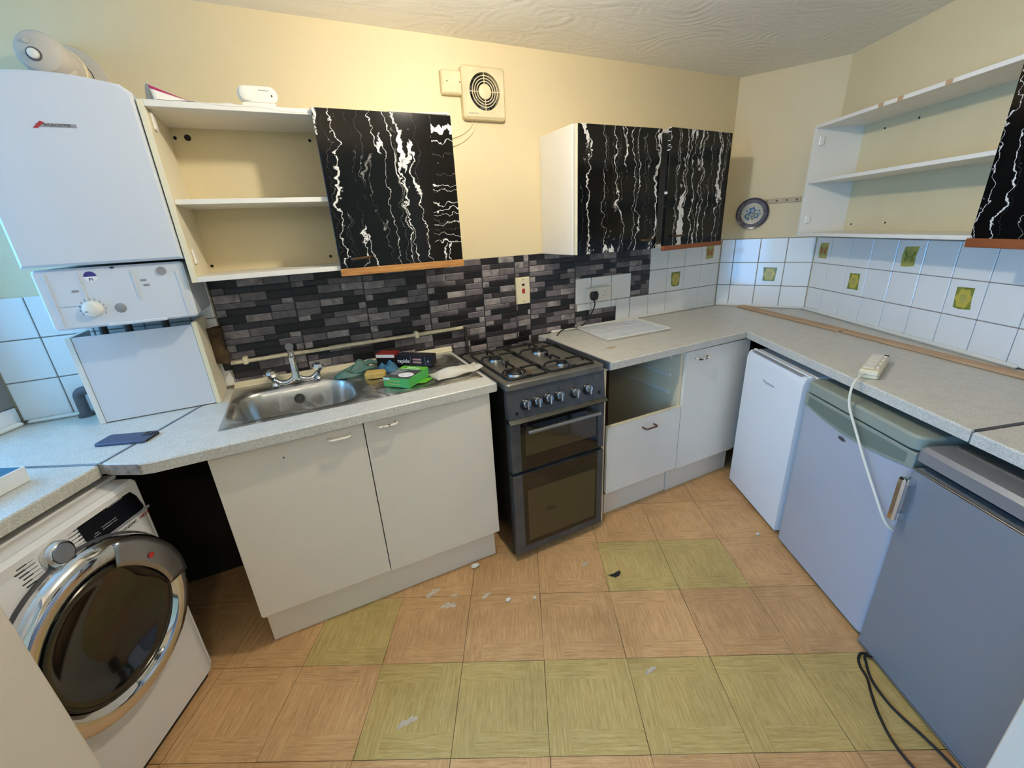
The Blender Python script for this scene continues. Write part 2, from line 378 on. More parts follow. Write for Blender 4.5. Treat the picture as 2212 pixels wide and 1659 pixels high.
        if not closed: fs += [tuple(range(n))[::-1], tuple(range((N-1)*n, N*n))]
        return s.add(vs, fs, mi)
    def lathe(s, prof, c, axis=(0, 0, 1), n=32, mi=0):
        c = Vector(c); d = Vector(axis).normalized()
        if abs(d.y) > .9: a = Vector((1, 0, 0))
        else: a = d.orthogonal().normalized()
        b = d.cross(a); vs = []; fs = []
        for r, h in prof:
            for i in range(n):
                t = 2*PI*i/n; vs.append(c+d*h+(a*math.cos(t)+b*math.sin(t))*max(r, 1e-5))
        for k in range(len(prof)-1):
            for i in range(n): fs.append((k*n+i, k*n+(i+1) % n, (k+1)*n+(i+1) % n, (k+1)*n+i))
        return s.add(vs, fs, mi)
    def sphere(s, c, r, n=14, m_=8, sc=(1, 1, 1), mi=0):
        vs = []; fs = []
        for j in range(m_+1):
            ph = PI*j/m_
            for i in range(n):
                t = 2*PI*i/n; vs.append((c[0]+r*sc[0]*math.sin(ph)*math.cos(t), c[1]+r*sc[1]*math.sin(ph)*math.sin(t), c[2]+r*sc[2]*math.cos(ph)))
        for j in range(m_):
            for i in range(n): fs.append((j*n+i, (j+1)*n+i, (j+1)*n+(i+1) % n, j*n+(i+1) % n))
        return s.add(vs, fs, mi)
    def grid(s, f, nu, nv, mi=0):
        vs = [f(i/nu, j/nv) for j in range(nv+1) for i in range(nu+1)]
        fs = [(j*(nu+1)+i, j*(nu+1)+i+1, (j+1)*(nu+1)+i+1, (j+1)*(nu+1)+i) for j in range(nv) for i in range(nu)]
        return s.add(vs, fs, mi)
    def mesh(s, name, mats, smooth=.6):
        me = bpy.data.meshes.new(name); me.from_pydata(s.v, [], s.f)
        for mt in (mats if isinstance(mats, (list, tuple)) else [mats]): me.materials.append(M[mt] if isinstance(mt, str) else mt)
        me.polygons.foreach_set('material_index', s.mi)
        if smooth:
            me.polygons.foreach_set('use_smooth', [True]*len(s.f)); me.set_sharp_from_angle(angle=smooth)
        me.validate(); me.update()
        return me
    def build(s, name, mats, parent=None, smooth=.6, label=None, solid=0, sub=0):
        o = bpy.data.objects.new(name, s.mesh(name, mats, smooth)); COL.objects.link(o)
        if parent is not None: o.parent = parent
        if label: o['label'] = label
        if solid:
            md = o.modifiers.new('thickness', 'SOLIDIFY'); md.thickness = solid; md.offset = 0
        if sub:
            md = o.modifiers.new('smooth', 'SUBSURF'); md.levels = md.render_levels = sub
        return o
def tag(o, label, cat, group=None, kind=None, mw=None):
    o['label'] = label; o['category'] = cat
    if group: o['group'] = group
    if kind: o['kind'] = kind
    if mw is not None: o.matrix_world = mw
    return o
def thing(name, label, cat, mw, group=None, kind=None):
    o = bpy.data.objects.new(name, None); COL.objects.link(o); o.empty_display_size = .05
    return tag(o, label, cat, group, kind, mw)
def rrect(x0, x1, y0, y1, r, n=5):
    out = []
    for cx, cy_, a in ((x1-r, y0+r, -PI/2), (x1-r, y1-r, 0), (x0+r, y1-r, PI/2), (x0+r, y0+r, PI)):
        for i in range(n+1):
            t = a+PI/2*i/n; out.append((cx+r*math.cos(t), cy_+r*math.sin(t)))
    return out
def circle(cx, cy_, r, n=24, ry=None):
    return [(cx+r*math.cos(2*PI*i/n), cy_+(ry or r)*math.sin(2*PI*i/n)) for i in range(n)]
def text(s, size, mat, parent, mw, name='lettering', bold=False, label=None, depth=.0004):
    c = bpy.data.curves.new('t', 'FONT'); c.body = s; c.size = size; c.align_x = 'CENTER'; c.align_y = 'CENTER'; c.extrude = depth; c.resolution_u = 2
    if bold: c.offset = size*.02
    o = bpy.data.objects.new('t', c); me = bpy.data.meshes.new_from_object(o); me.name = name
    bpy.data.objects.remove(o); bpy.data.curves.remove(c)
    me.materials.clear(); me.materials.append(M[mat])
    ob = bpy.data.objects.new(name, me); COL.objects.link(ob); ob.parent = parent; ob.matrix_local = mw
    if label: ob['label'] = label
    return ob
FACE = Matrix.Rotation(PI/2, 4, 'X')          # text lying in xy -> standing, facing -y
def handle_bar(x0, x1, yf, z, out=.03, r=.0048, parent=None, mat='whiteh', name='handle', label=None):
    b = MB().tube([(x0, yf, z), (x0, yf-out*.75, z), (x0+.006, yf-out, z), (x1-.006, yf-out, z), (x1, yf-out*.75, z), (x1, yf, z)], r, 8)
    return b.build(name, mat, parent, label=label)

# ------------------------------------------------------------------ the setting
KL = FL @ Vector((0, LDEP, 0))                 # on the left wall plane
def LW(x, y=LDEP): v = FL @ Vector((x, y, 0)); return (v.x, v.y)
def RW(s, d): v = FR @ Vector((s, -d, 0)); return (v.x, v.y)
lx = Vector((math.cos(LA+PI), math.sin(LA+PI)))
tcorn = -LW(0)[1]/lx.y; CL = (LW(0)[0]+lx.x*tcorn, 0.0)      # corner back / left wall
CLX = tcorn                                                    # local x of that corner in FL
C1 = (3.0629, 0.0); C2 = (3.3346, -.4788)
SEND = 5.0
plan = [CL, C1, C2, RW(SEND, 0), LW(-4.6)]
fl = thing('floor', 'worn parquet-look vinyl tile floor', 'floor', FB, kind='structure')
MB().prism([(CL[0]-.4, .3), (C1[0]+.3, .3), (C2[0]+.4, -.5), RW(SEND, -.3), LW(-4.8, LDEP+.3)], -.12, -.004).build('floor_base', 'under', fl)
MB().prism([(CL[0]-.4, .3), (C1[0]+.3, .3), (C2[0]+.4, -.5), RW(SEND, -.3), LW(-4.8, LDEP+.3)], H, H+.12).build('ceiling', 'artex')
tag(bpy.data.objects['ceiling'], 'white swirled artex plaster ceiling', 'ceiling', kind='structure')
# floor tiles: pinwheel parquet print, 305 mm, aligned with the right wall
TS = .305
def tile_mesh(mat):
    b = MB(); e = .0009; t = TS/2-e; w_ = TS*.235; q = t-w_
    regs = [((-t, -q), (-t, q), 1), ((-t, q), (q, t), 0), ((q, t), (-q, t), 1), ((-q, t), (-t, -q), 0), ((-q, q), (-q, q), 0)]
    uvs = []
    for (xa, xb), (ya, yb), vert in regs:
        o = random.random()*9
        b.add([(xa, ya, 0), (xb, ya, 0), (xb, yb, 0), (xa, yb, 0)], [(0, 1, 2, 3)])
        for x, y in ((xa, ya), (xb, ya), (xb, yb), (xa, yb)): uvs.append((x/TS+o, y/TS+o) if not vert else (y/TS+o, x/TS+o))
    b.add([(-t, -t, 0), (t, -t, 0), (t, t, 0), (-t, t, 0), (-t, -t, -.003), (t, -t, -.003), (t, t, -.003), (-t, t, -.003)], [(0, 4, 5, 1), (1, 5, 6, 2), (2, 6, 7, 3), (3, 7, 4, 0)])
    me = b.mesh('floor_tile', mat, 0); l = me.uv_layers.new(name='UV'); k = 0
    for p in me.polygons:
        for li in p.loop_indices:
            if p.index < 5: l.data[li].uv = uvs[k]; k += 1
            else: l.data[li].uv = (0, 0)
    return me
TA, TB = [tile_mesh('floorA') for _ in range(3)], [tile_mesh('floorB') for _ in range(3)]
S0, D0 = 1.386, 1.545
YEL = {(1, -2), (1, -1), (1, 0), (1, 1), (1, 2), (1, 3), (0, 4), (-1, 0), (-1, -1)}
nt = 0
for i in range(-6, 5):
    for j in range(-6, 9):
        s_, d_ = S0+(i+.5)*TS, D0+(j-.5)*TS
        p = FR @ Vector((s_, -d_, 0)); q = FL.inverted() @ p
        if p.y > .05 or q.y > LDEP or d_ < -.1: continue
        if s_ > 2.75 and abs(d_-1.9) > 1.1: continue
        o = bpy.data.objects.new('floor_tile', random.choice(TB if (i, j) in YEL else TA)); COL.objects.link(o); o.parent = fl
        o.matrix_local = FR @ T(s_, -d_, random.uniform(-.0006, .0006)) @ RZ(random.choice((0, PI)) + random.uniform(-.004, .004)) @ Matrix.Rotation(random.uniform(-.0012, .0012), 4, 'X'); nt += 1
# paint splashes on the floor tiles
for (x, y, r) in ((.639, -.64, .035), (.843, -.771, .022), (.682, -.74, .035), (1.236, -1.362, .022), (.414, -1.115, .03), (.72, -.70, .018), (1.33, -.83, .02)):
    pts = []
    ph_ = random.uniform(0, 6)
    for k in range(30):
        t_ = 2*PI*k/30; rr = r*(.62+.22*math.sin(2*t_+ph_)+.14*math.sin(5*t_+2*ph_)+.06*math.sin(9*t_)); pts.append((x+rr*1.3*math.cos(t_), y+rr*.7*math.sin(t_)))
    MB().prism(pts, .0006, .0013).build('paint_splash', 'spill', fl, label='dried white paint splash')

wb = thing('wall_back', 'cream back wall with dark brick-print splashback and white tiles', 'wall', FB, kind='structure')
MB().prism([CL, C1, (C1[0]+.1, .15), (CL[0]-.25, .15)], -.1, H).build('plaster', 'wall', wb)
wc = thing('wall_corner', 'narrow angled cream corner wall above white tiles', 'wall', FC, kind='structure')
MB().prism([(0, 0), (CHL, 0), (CHL+.06, .12), (-.06, .12)], -.1, H).build('plaster', 'wall', wc)
wr = thing('wall_right', 'cream right-hand wall above white tiles', 'wall', FR, kind='structure')
MB().prism([(0, 0), (SEND, 0), (SEND, .15), (-.06, .15)], -.1, H).build('plaster', 'wall', wr)
wl = thing('wall_left', 'left-hand wall with the windows', 'wall', FL, kind='structure')
b = MB(); y0, y1 = LDEP, LDEP+.2
xs = [-4.6, WINS[1][0], WINS[1][1], WINS[0][0], WINS[0][1], CLX+.1]
for i in range(5):
    xa, xb = xs[i], xs[i+1]
    if i in (1, 3):
        W = WINS[1] if i == 1 else WINS[0]
        b.box(xa, xb, y0, y1, -.1, W[2]).box(xa, xb, y0, y1, W[3], H)
    else: b.box(xa, xb, y0, y1, -.1, H)
b.build('plaster', 'wall', wl)
for k, W in enumerate(WINS):
    wd = thing('window_%d' % (k+1), ('white framed window above the left worktop', 'wide white framed window of the adjoining room')[k], 'window', FL, kind='structure')
    a, b_, c, d = W; fr = MB(); fw_ = .045
    for (p, q, r_, s_) in ((a, b_, c, c+fw_), (a, b_, d-fw_, d), (a, a+fw_, c, d), (b_-fw_, b_, c, d), ((a+b_)/2-.03, (a+b_)/2+.03, c, d)): fr.box(p, q, y0+.05, y0+.1, r_, s_, .004)
    fr.build('window_frame', 'frame', wd)
    for (p, q) in ((a+fw_, (a+b_)/2-.03), ((a+b_)/2+.03, b_-fw_)): MB().box(p, q, y0+.072, y0+.078, c+fw_, d-fw_).build('pane', 'glass', wd)
    MB().box(a-.01, b_+.01, y0-.012, y0+.05, c-.025, c, .005).build('window_sill', 'frame', wd)
# doorway partition between the kitchen and the room where the camera stands
wf = thing('wall_front', 'painted partition ends either side of the doorway', 'wall', FR, kind='structure')
MB().box(2.30, 2.42, -1.045, .02, 0, H, .004).build('partition_end', 'jamb', wf)
MB().box(2.30, 2.42, -4.0, -2.735, 0, H, .004).build('partition_end', 'jamb', wf)
MB().box(2.30, 2.42, -2.735, -1.045, 2.08, H).build('lintel', 'jamb', wf)
tag(MB().box(SEND, SEND+.1, -4.2, .1, -.1, H).build('wall_hall', 'hallwall'), 'plain far wall of the adjoining room', 'wall', kind='structure', mw=FR)

MB().box(CL[0]+.01, 0, -.003, 0, 0, ZW-.04).build('shade_panel', 'shadepanel', wb, label='dark panel painting in the shade under the worktop')  # dark wall panels: shade below the worktops put into the colour
MB().box(1.0, 1.58, -.003, 0, 0, .86).build('shade_panel', 'shadepanel', wb, label='dark panel painting in the shade behind the cooker')
MB().box(-1.7, CLX-.01, LDEP-.003, LDEP, 0, ZW-.04).build('shade_panel', 'shadepanel', wl, label='dark panel painting in the shade under the worktop')
MB().box(.02, CHL-.02, -.003, 0, 0, ZW-.04).build('shade_panel', 'shadepanel', wc, label='dark panel painting in the shade under the worktop')
MB().box(.02, 2.29, -.003, 0, 0, ZW-.04).build('shade_panel', 'shadepanel', wr, label='dark panel painting in the shade behind the fridges')
# ---- white wall tiles
PT = .1537
def tile_unit(w_, h_):
    return MB().box(0, w_, -.007, 0, 0, h_, .0022).mesh('wall_tile', 'tile')
_tc = {}
def wall_tile(parent, x, z, w_, h_):
    key = (round(w_, 3), round(h_, 3))
    if key not in _tc: _tc[key] = tile_unit(*key)
    o = bpy.data.objects.new('wall_tile', _tc[key]); COL.objects.link(o); o.parent = parent; o.location = (x, 0, z); return o
GR = .0036
ZR = [(ZW+.004, 1.064), (1.064, 1.2165), (1.2165, 1.370)]
def motif(parent, kind, w_=.075, h_=.09):
    """flower or butterfly picture on a tile; parent is the tile"""
    x0, z0 = PT/2-.002, .075
    ir = lambda k: random.uniform(-.004, .004)
    bp = [(x0-w_/2+ir(0), z0-h_/2+ir(0)), (x0-w_*.1, z0-h_/2+ir(0)), (x0+w_/2+ir(0), z0-h_/2+ir(0)), (x0+w_/2+ir(0), z0), (x0+w_/2+ir(0), z0+h_/2+ir(0)), (x0-w_/2+ir(0), z0+h_/2+ir(0)), (x0-w_/2+ir(0), z0)]
    mb = MB().prism(bp, -.0070, -.0076, 'y', mi=0)
    if kind == 'flower':
        mb.prism([(x0+w_*.43*math.cos(t)*(1+.12*math.cos(6*t)), z0+h_*.44*math.sin(t)*(1+.12*math.cos(6*t))) for t in [2*PI*k/24 for k in range(24)]], -.0076, -.0080, 'y', mi=1)
        mb.prism([(x0+w_*.2*math.cos(t)*(1+.2*math.cos(5*t)), z0+h_*.2*math.sin(t)*(1+.2*math.cos(5*t))) for t in [2*PI*k/20 for k in range(20)]], -.0080, -.0083, 'y', mi=2)
        mats = ['motifg', 'motify', 'motifl']
    else:
        for sx in (-1, 1):
            mb.prism([(x0+sx*.002, z0-.004), (x0+sx*.026, z0+.030), (x0+sx*.031, z0+.014), (x0+sx*.022, z0), (x0+sx*.027, z0-.014), (x0+sx*.016, z0-.026)], -.0076, -.0080, 'y', mi=1)
        mb.prism([(x0-.002, z0-.02), (x0+.002, z0-.02), (x0+.002, z0+.02), (x0-.002, z0+.02)], -.0080, -.0083, 'y', mi=2)
        mats = ['motifl', 'motifo' if kind == 'butterfly' else 'motifg', 'motifg']
    mb.build('picture_motif', mats, parent, 0, label='yellow %s picture' % ('flower' if kind == 'flower' else 'butterfly'))
def tile_run(parent, xs_, rows, skip=None, motifs={}):
    for ri, (za, zb) in enumerate(rows):
        for ci in range(len(xs_)-1):
            xa, xb = xs_[ci], xs_[ci+1]
            if skip and skip(ri, (xa+xb)/2, xa, xb): continue
            o = wall_tile(parent, xa+GR/2, za+GR/2, xb-xa-GR, zb-za-GR)
            if (ri, ci) in motifs: motif(o, motifs[ri, ci])
# back wall, right end and the patch round the socket
xb_ = [1.840, 1.955, 2.1085, 2.262, 2.4155, 2.5690, 2.7225, 2.876, 3.0560]
MB().box(1.84, 3.058, -.0020, 0, ZW, 1.372).build('grout_bed', 'grout', wb)
tile_run(wb, xb_, ZR, lambda r_, xm, xa, xc: (r_ == 2 and xm < 2.42) or (r_ == 1 and xa > 2.14 and xm < 2.42) or (r_ == 0 and xm < 2.25), {(1, 5): 'flower', (2, 7): 'butterfly'})
for xa, xb in ((1.850, 1.955), (1.955, 2.1085), (2.1085, 2.148)): wall_tile(wb, xa+GR/2, 1.0215, xb-xa-GR, 1.064-1.0215-GR/2)
wall_tile(wb, 2.1500, ZW+.004+GR/2, .112-GR, 1.064-ZW-.004-GR)
# left end behind the boiler
xl = [CL[0]+.004, -.510, -.3565, -.203, -.05, .036]
MB().box(CL[0]+.003, .036, -.0020, 0, ZW, 1.372).build('grout_bed', 'grout', wb)
tile_run(wb, xl, [(ZW+.01, 1.076), (1.076, 1.229), (1.229, 1.378)])
# angled corner wall
xc_ = [.006, CHL-3*PT, CHL-2*PT, CHL-PT, CHL-.004]
MB().box(.004, CHL-.004, -.0020, 0, ZW, 1.372).build('grout_bed', 'grout', wc)
tile_run(wc, xc_, ZR, None, {(1, 2): 'flower'})
# right wall
xr_ = [.008, .146]+[.146+PT*k for k in range(1, 15)]
MB().box(.006, 2.295, -.0020, 0, ZW, 1.372).build('grout_bed', 'grout', wr)
tile_run(wr, xr_, ZR, None, {(2, 0): 'butterfly', (1, 2): 'flower', (2, 4): 'olive', (1, 6): 'flower', (2, 9): 'flower', (1, 11): 'olive'})
# left wall above the worktop
MB().box(-2.2, CLX-.003, LDEP-.002, LDEP, ZW, .99).build('grout_bed', 'grout', wl)
MB().box(WINS[0][1]+.02, CLX-.003, LDEP-.002, LDEP, ZW, 1.378).build('grout_bed', 'grout', wl)
for k in range(13):
    xa = CLX-.006-PT*(k+1)
    for (za, zb) in ((ZW+.012, 1.076), (1.076, 1.229), (1.229, 1.378)):
        if xa < WINS[0][1]:
            if za > 1: continue
            zb = .988
        o = wall_tile(wl, xa+GR/2, za+GR/2, PT-GR, zb-za-GR); o.location.y = LDEP

# ---- brick-print splashback sheets
ROWH = {'A': .0268, 'B': .0365, 'C': .0245, 'D': .0310, 'E': .0332}
ROWS = {'A': [(0, .16, 'b2'), (.16, .50, 'b1'), (.50, 1, 'b1')], 'B': [(0, .33, 'b3'), (.33, .66, 'b2'), (.66, 1, 'b0')],
        'C': [(0, .50, 'b2'), (.50, .83, 'b1'), (.83, 1, 'b3')], 'D': [(0, .12, 'b3'), (.12, .67, 'b0'), (.67, 1, 'b2')],
        'E': [(0, .33, 'b0'), (.33, .66, 'b3'), (.66, 1, 'b2')]}
def brick(parent, x0, x1, z0, z1, mt, flip=False):
    g_ = .0011
    if x1-x0 < .006 or z1-z0 < .006: return
    b = MB(); a0, a1, c0, c1 = x0+g_, x1-g_, z0+g_, z1-g_; e = .0022; yb, yf = -.0022, -.0042
    vs = [(a0, yb, c0), (a1, yb, c0), (a1, yb, c1), (a0, yb, c1), (a0+e, yf, c0+e), (a1-e, yf, c0+e), (a1-e, yf, c1-e), (a0+e, yf, c1-e)]
    b.add(vs, [(4, 5, 6, 7), (0, 1, 5, 4), (1, 2, 6, 5), (3, 0, 4, 7)], 0)
    b.add([vs[2], vs[3], vs[7], vs[6]], [(0, 1, 2, 3)], 1 if mt in ('b2', 'b3') and not flip else 0)
    if flip and mt in ('b2', 'b3'): b.mi[1] = 1
    cx, cz = (x0+x1)/2, (z0+z1)/2
    b.v = [(p[0]-cx, p[1], p[2]-cz) for p in b.v]
    o = b.build('brick', [mt, 'bevl'], parent, 0); o.location = (cx, 0, cz)
def sheet(x0, x1, z1, z0, seq, xa=None, xb=None):
    """seq: letters top-down, lower case = turned upside down; sheet pitch 0.30 from xa"""
    xa = x0 if xa is None else xa; xb = xa+.302 if xb is None else xb
    sh = bpy.data.objects.new('splashback_sheet', MB().box(x0-.0016, x1+.0016, -.0024, -.0002, z0, z1).mesh('splashback_sheet', 'bsheet', 0)); COL.objects.link(sh); sh.parent = wb
    sh['label'] = 'black and grey brick-print vinyl sheet'
    z = z1
    for ch in seq:
        up_ = ch.isupper(); k = ch.upper(); h_ = ROWH[k]
        zb = max(z-h_, z0)
        for (u0, u1, mt) in ROWS[k]:
            if not up_: u0, u1 = 1-u1, 1-u0
            p, q = max(x0, xa+(xb-xa)*u0), min(x1, xa+(xb-xa)*u1)
            if q > p: brick(sh, p, q, zb, z, mt, not up_)
        z = zb
        if z <= z0+.004: break
ZT = 1.377; UPR = 'EABCDEABCD'; LO = 'dcbaedcba'
sheet(.040, .338, ZT, ZW+.004, UPR+LO); sheet(.341, .640, ZT, ZW+.004, 'dcbaedcbae'+'DEABCDE'); sheet(.643, .944, ZT, ZW+.004, UPR+LO)
sheet(.947, 1.245, ZT, ZW+.004, UPR+LO); sheet(1.040, 1.245, ZW+.003, .80, 'badce', .947); sheet(1.248, 1.440, ZT, .86, UPR+LO); sheet(1.4425, 1.530, ZT, 1.262, 'EBCA', 1.44, 1.62)
sheet(1.4425, 1.530, 1.112, .86, 'edcbaedcb', 1.25, 1.55); sheet(1.533, 1.838, ZT, .86, 'EABCD'+'dcbaedcbae')
sheet(1.841, 2.142, ZT, 1.166, 'cbaeCDE'); sheet(1.841, 2.148, 1.020, ZW+.004, 'EABC'); sheet(2.145, 2.440, ZT, 1.066, 'cbaeEABCDE')

# ---- trims (upstands and seals)
tag(MB().box(.03, 1.035, -.022, -.004, ZW+.001, .942, .003).box(.03, 1.035, -.034, -.022, ZW+.001, .926, .002).build('trim_1', 'edge'), 'cream wooden upstand strip behind the sink', 'trim', kind='structure')
tag(MB().box(.01, CHL-.01, -.022, -.007, ZW+.001, .934, .006).build('trim_2', 'plastic'), 'white sealing strip along the angled corner', 'trim', kind='structure', mw=FC)
tag(MB().box(.0, 1.275, -.028, -.007, ZW+.001, .936, .008).build('trim_3', 'plastic'), 'white sealing strip along the right worktop', 'trim', kind='structure', mw=FR)
tag(MB().box(1.66, 3.05, -.020, -.007, ZW+.001, .932, .005).build('trim_4', 'plastic'), 'white sealing strip behind the wire rack', 'trim', kind='structure')
tag(MB().box(-2.2, CLX-.02, LDEP-.03, LDEP-.005, ZW+.001, .935, .006).build('trim_5', 'plastic'), 'white sealing strip along the left wall', 'trim', kind='structure', mw=FL)
tag(MB().box(CL[0]+.02, -.40, -.028, -.007, ZW+.001, .932, .006).build('trim_6', 'plastic'), 'white sealing strip behind the boiler boxing', 'trim', kind='structure')

# ------------------------------------------------------------------ base units
su = thing('sink_base_unit', 'off-white two-door base unit under the sink', 'cabinet', FB)
MB().box(0, .016, -.582, -.03, .15, .878).box(.985, 1.001, -.582, -.03, .15, .878).box(.016, .985, -.582, -.03, .15, .166).box(.016, .985, -.045, -.03, .15, .878).build('carcass', 'doorgrey', su)
MB().box(.004, .988, -.556, -.540, 0, .162, .002).build('plinth', 'doorgrey', su)
d1 = MB().box(-.002, .4855, -.600, -.584, .168, .872, .0015).build('door', 'doorgrey', su); handle_bar(.362, .434, -.600, .838, parent=d1)
MB().cyl((.21, -.6004, .805), (.21, -.598, .805), .003, n=8).build('screw_hole', 'black', d1)
d2 = MB().box(.489, .999, -.600, -.584, .164, .876, .0015).build('door', 'doorgrey', su); handle_bar(.535, .604, -.600, .846, parent=d2, mat='chiph', label='white handle with the paint chipped off')

# right of the cooker: drawer unit with missing top drawers
du = thing('drawer_base_unit', 'white base unit right of the cooker with top drawers missing', 'cabinet', FB)
MB().box(1.578, 1.596, -.618, -.03, 0, .878).build('side_panel', 'edge', du)
MB().box(2.080, 2.098, -.618, -.03, .15, .878).build('side_panel', 'edge', du)
MB().box(1.5965, 2.080, -.60, -.03, .15, .166).box(1.5965, 1.5985, -.612, -.03, .166, .862).box(1.5965, 2.080, -.045, -.03, .15, .878).build('carcass', 'shadeboard', du, label='brown board coloured dark for the shade inside the unit')  # interior board darkened, the shade inside is in its colour
MB().box(1.596, 2.080, -.618, -.60, .862, .878).build('top_rail', 'edge', du)
df = MB().box(1.600, 2.096, -.636, -.618, .180, .563, .0015).build('drawer_front', 'white', du); handle_bar(1.828, 1.905, -.636, .510, parent=df, mat='brownh', label='brown plastic handle')
MB().box(1.600, 2.096, -.637, -.617, .563, .569).build('top_edge', 'edge', df)
for z in (.62, .72, .82): MB().box(2.072, 2.080, -.56, -.10, z, z+.017, .001).build('drawer_runner', 'plastic', du)
for z in (.62, .72, .82): MB().box(1.596, 1.604, -.56, -.10, z, z+.017, .001).build('drawer_runner', 'plastic', du)
MB().box(1.64, 2.084, -.575, -.557, 0, .145, .001).build('plinth', 'doorgrey', du)
cu = thing('corner_base_unit', 'white single-door base unit beside the white fridge', 'cabinet', FB)
MB().box(2.100, 2.116, -.618, -.03, .15, .878).box(2.584, 2.60, -.618, -.03, .15, .878).box(2.116, 2.584, -.618, -.03, .15, .166).box(2.116, 2.584, -.045, -.03, .15, .878).box(2.116, 2.584, -.6, -.5, .862, .878).build('carcass', 'edge', cu)
dr_ = MB().box(2.102, 2.60, -.636, -.619, .172, .868, .0015).build('door', 'white', cu); handle_bar(2.170, 2.246, -.636, .824, parent=dr_, mat='chiph', label='chipped white handle')
MB().box(2.090, 2.60, -.582, -.564, 0, .140, .001).build('plinth', 'doorgrey', cu)

# ------------------------------------------------------------------ worktops
def worktop(name, label, poly, holes=(), extra=None):
    o = MB().prism(poly, ZW-.037, ZW, 'z', holes, bev=.004).build(name, 'worktop', None, .5)
    return tag(o, label, 'worktop')
wt1 = worktop('worktop', 'pale speckled worktop around the sink', [(-.258, -.578), (-.238, -.597), (-.153, -.645), (-.121, -.652), (1.028, -.614), (1.028, -.002), (.024, -.002)], [[(.040, -.492), (.995, -.492), (.995, -.072), (.048, -.072)]])
wt2 = worktop('worktop', 'pale speckled corner worktop under the phone', [(-.262, -.575), (.020, -.002), (CL[0]+.004, -.002), LW(.006, LDEP-.002)])
wt3 = worktop('worktop', 'pale speckled worktop above the washing machine', [(-.266, -.583), LW(.004, LDEP-.002), LW(-.580, LDEP-.002), LW(-.580, 0), (-.2665, -.600)])
wt4 = worktop('worktop', 'speckled worktop with the wire rack on it', [(1.578, -.668), (2.533, -.648), (2.914, -.002), (1.578, -.002)])
wt5 = worktop('worktop', 'long speckled worktop over the white and silver fridges', [(2.536, -.650), (2.917, -.002), (C1[0]-.003, -.002), (C2[0]-.004, C2[1]), RW(1.606, .002), RW(1.727, .628)])
wt6 = worktop('worktop', 'short speckled worktop over the dark silver fridge', [RW(1.735, .632), RW(1.614, .002), RW(2.296, .002), RW(2.296, .632)])
# edge and joint strips belong to the worktops they finish
MB().box(1.5725, 1.578, -.668, -.10, .884, .921, .001).build('edge_strip', 'alu', wt4, label='blue-grey metal end strip')
MB().box(1.028, 1.031, -.614, -.03, .886, .9185).build('edge_strip', 'alu', wt1, label='thin metal end strip')
MB().prism([(-.1545, -.6465), (-.238, -.5985), (-.250, -.5885), (-.252, -.5905), (-.239, -.6015), (-.1545, -.6495)], .884, .9165).build('cut_end', 'chip', wt1, label='chipped raw cut corner of the worktop')
MB().prism([(-.264, -.577), (-.256, -.573), (-.064, -.182), (-.071, -.180)], ZW, ZW+.0022).build('joint_strip', 'alu', wt2, label='metal joint strip')
a_, b_ = LW(.0, .005), LW(.0, LDEP-.04); c_, d_ = LW(.009, LDEP-.04), LW(.009, .005)
MB().prism([a_, b_, c_, d_], ZW, ZW+.0018).build('joint_strip', 'alu', wt3, label='metal joint strip')
MB().prism([RW(1.724, .618), RW(1.606, .03), RW(1.616, .03), RW(1.737, .618)], ZW-.01, ZW+.0015).build('joint_strip', 'darkjoint', wt6, label='dark joint strip')
MB().prism([(1.74+.03*math.cos(t)*(1+.3*math.sin(3*t)), -.47+.010*math.sin(t)) for t in [2*PI*k/16 for k in range(16)]], ZW, ZW+.0004).build('stain', 'stain', wt4, label='brown burn mark')

# ------------------------------------------------------------------ sink, tap
sk = thing('kitchen_sink', 'stainless steel inset sink with drainer', 'sink', T(0, 0, ZW))
SX0, SX1, SY0, SY1 = .030, 1.012, -.512, -.052
def sd_rr(x, y, x0, x1, y0, y1, r):
    qx, qy = abs(x-(x0+x1)/2)-(x1-x0)/2+r, abs(y-(y0+y1)/2)-(y1-y0)/2+r
    return math.hypot(max(qx, 0), max(qy, 0))+min(max(qx, qy), 0)-r
def sst(t): t = max(0, min(1, t)); return t*t*(3-2*t)
def sinkz(x, y):
    z = .0045
    e = sd_rr(x, y, SX0, SX1, SY0, SY1, .03)
    z -= .0040*sst((e+.012)/.012)
    db = sd_rr(x, y, .052, .500, -.470, -.135, .10)
    z -= .155*sst(-db/.045)+.006*sst((.016-db)/.016)
    dd = sd_rr(x, y, .560, .985, -.475, -.085, .03)
    if dd < 0:
        z -= .0055*sst(-dd/.012)
        if dd < -.03 and x < .93: z += .0022*max(0, math.cos((y+.28)*2*PI/.032))*sst((-dd-.03)/.02)
    return z
xsn, ysn = 150, 84
bb = MB().grid(lambda u, v: (SX0+(SX1-SX0)*u, SY0+(SY1-SY0)*v, sinkz(SX0+(SX1-SX0)*u, SY0+(SY1-SY0)*v)), xsn, ysn)
bb.build('basin', 'steel', sk, 1.2)
MB().lathe([(0, .004), (.008, .004), (.009, .001), (.014, .001), (.016, .003), (.021, .003), (.022, -.004)], (.277, -.160, -.055), (0, -1, .35), 24).build('overflow', 'black', sk)
MB().lathe([(.042, .0), (.04, .003), (.028, .002), (.026, -.002), (0, -.002)], (.27, -.30, -.153), (0, 0, 1), 24).build('drain', 'chrome', sk)
tp = thing('mixer_tap', 'chrome two-handle bridge mixer tap behind the sink bowl', 'tap', T(.282, -.112, ZW+.004))
for sx in (-.085, .087): MB().lathe([(.019, 0), (.019, .004), (.013, .010), (.011, .02), (.013, .03)], (sx, 0, 0)).build('pillar', 'chrome', tp)
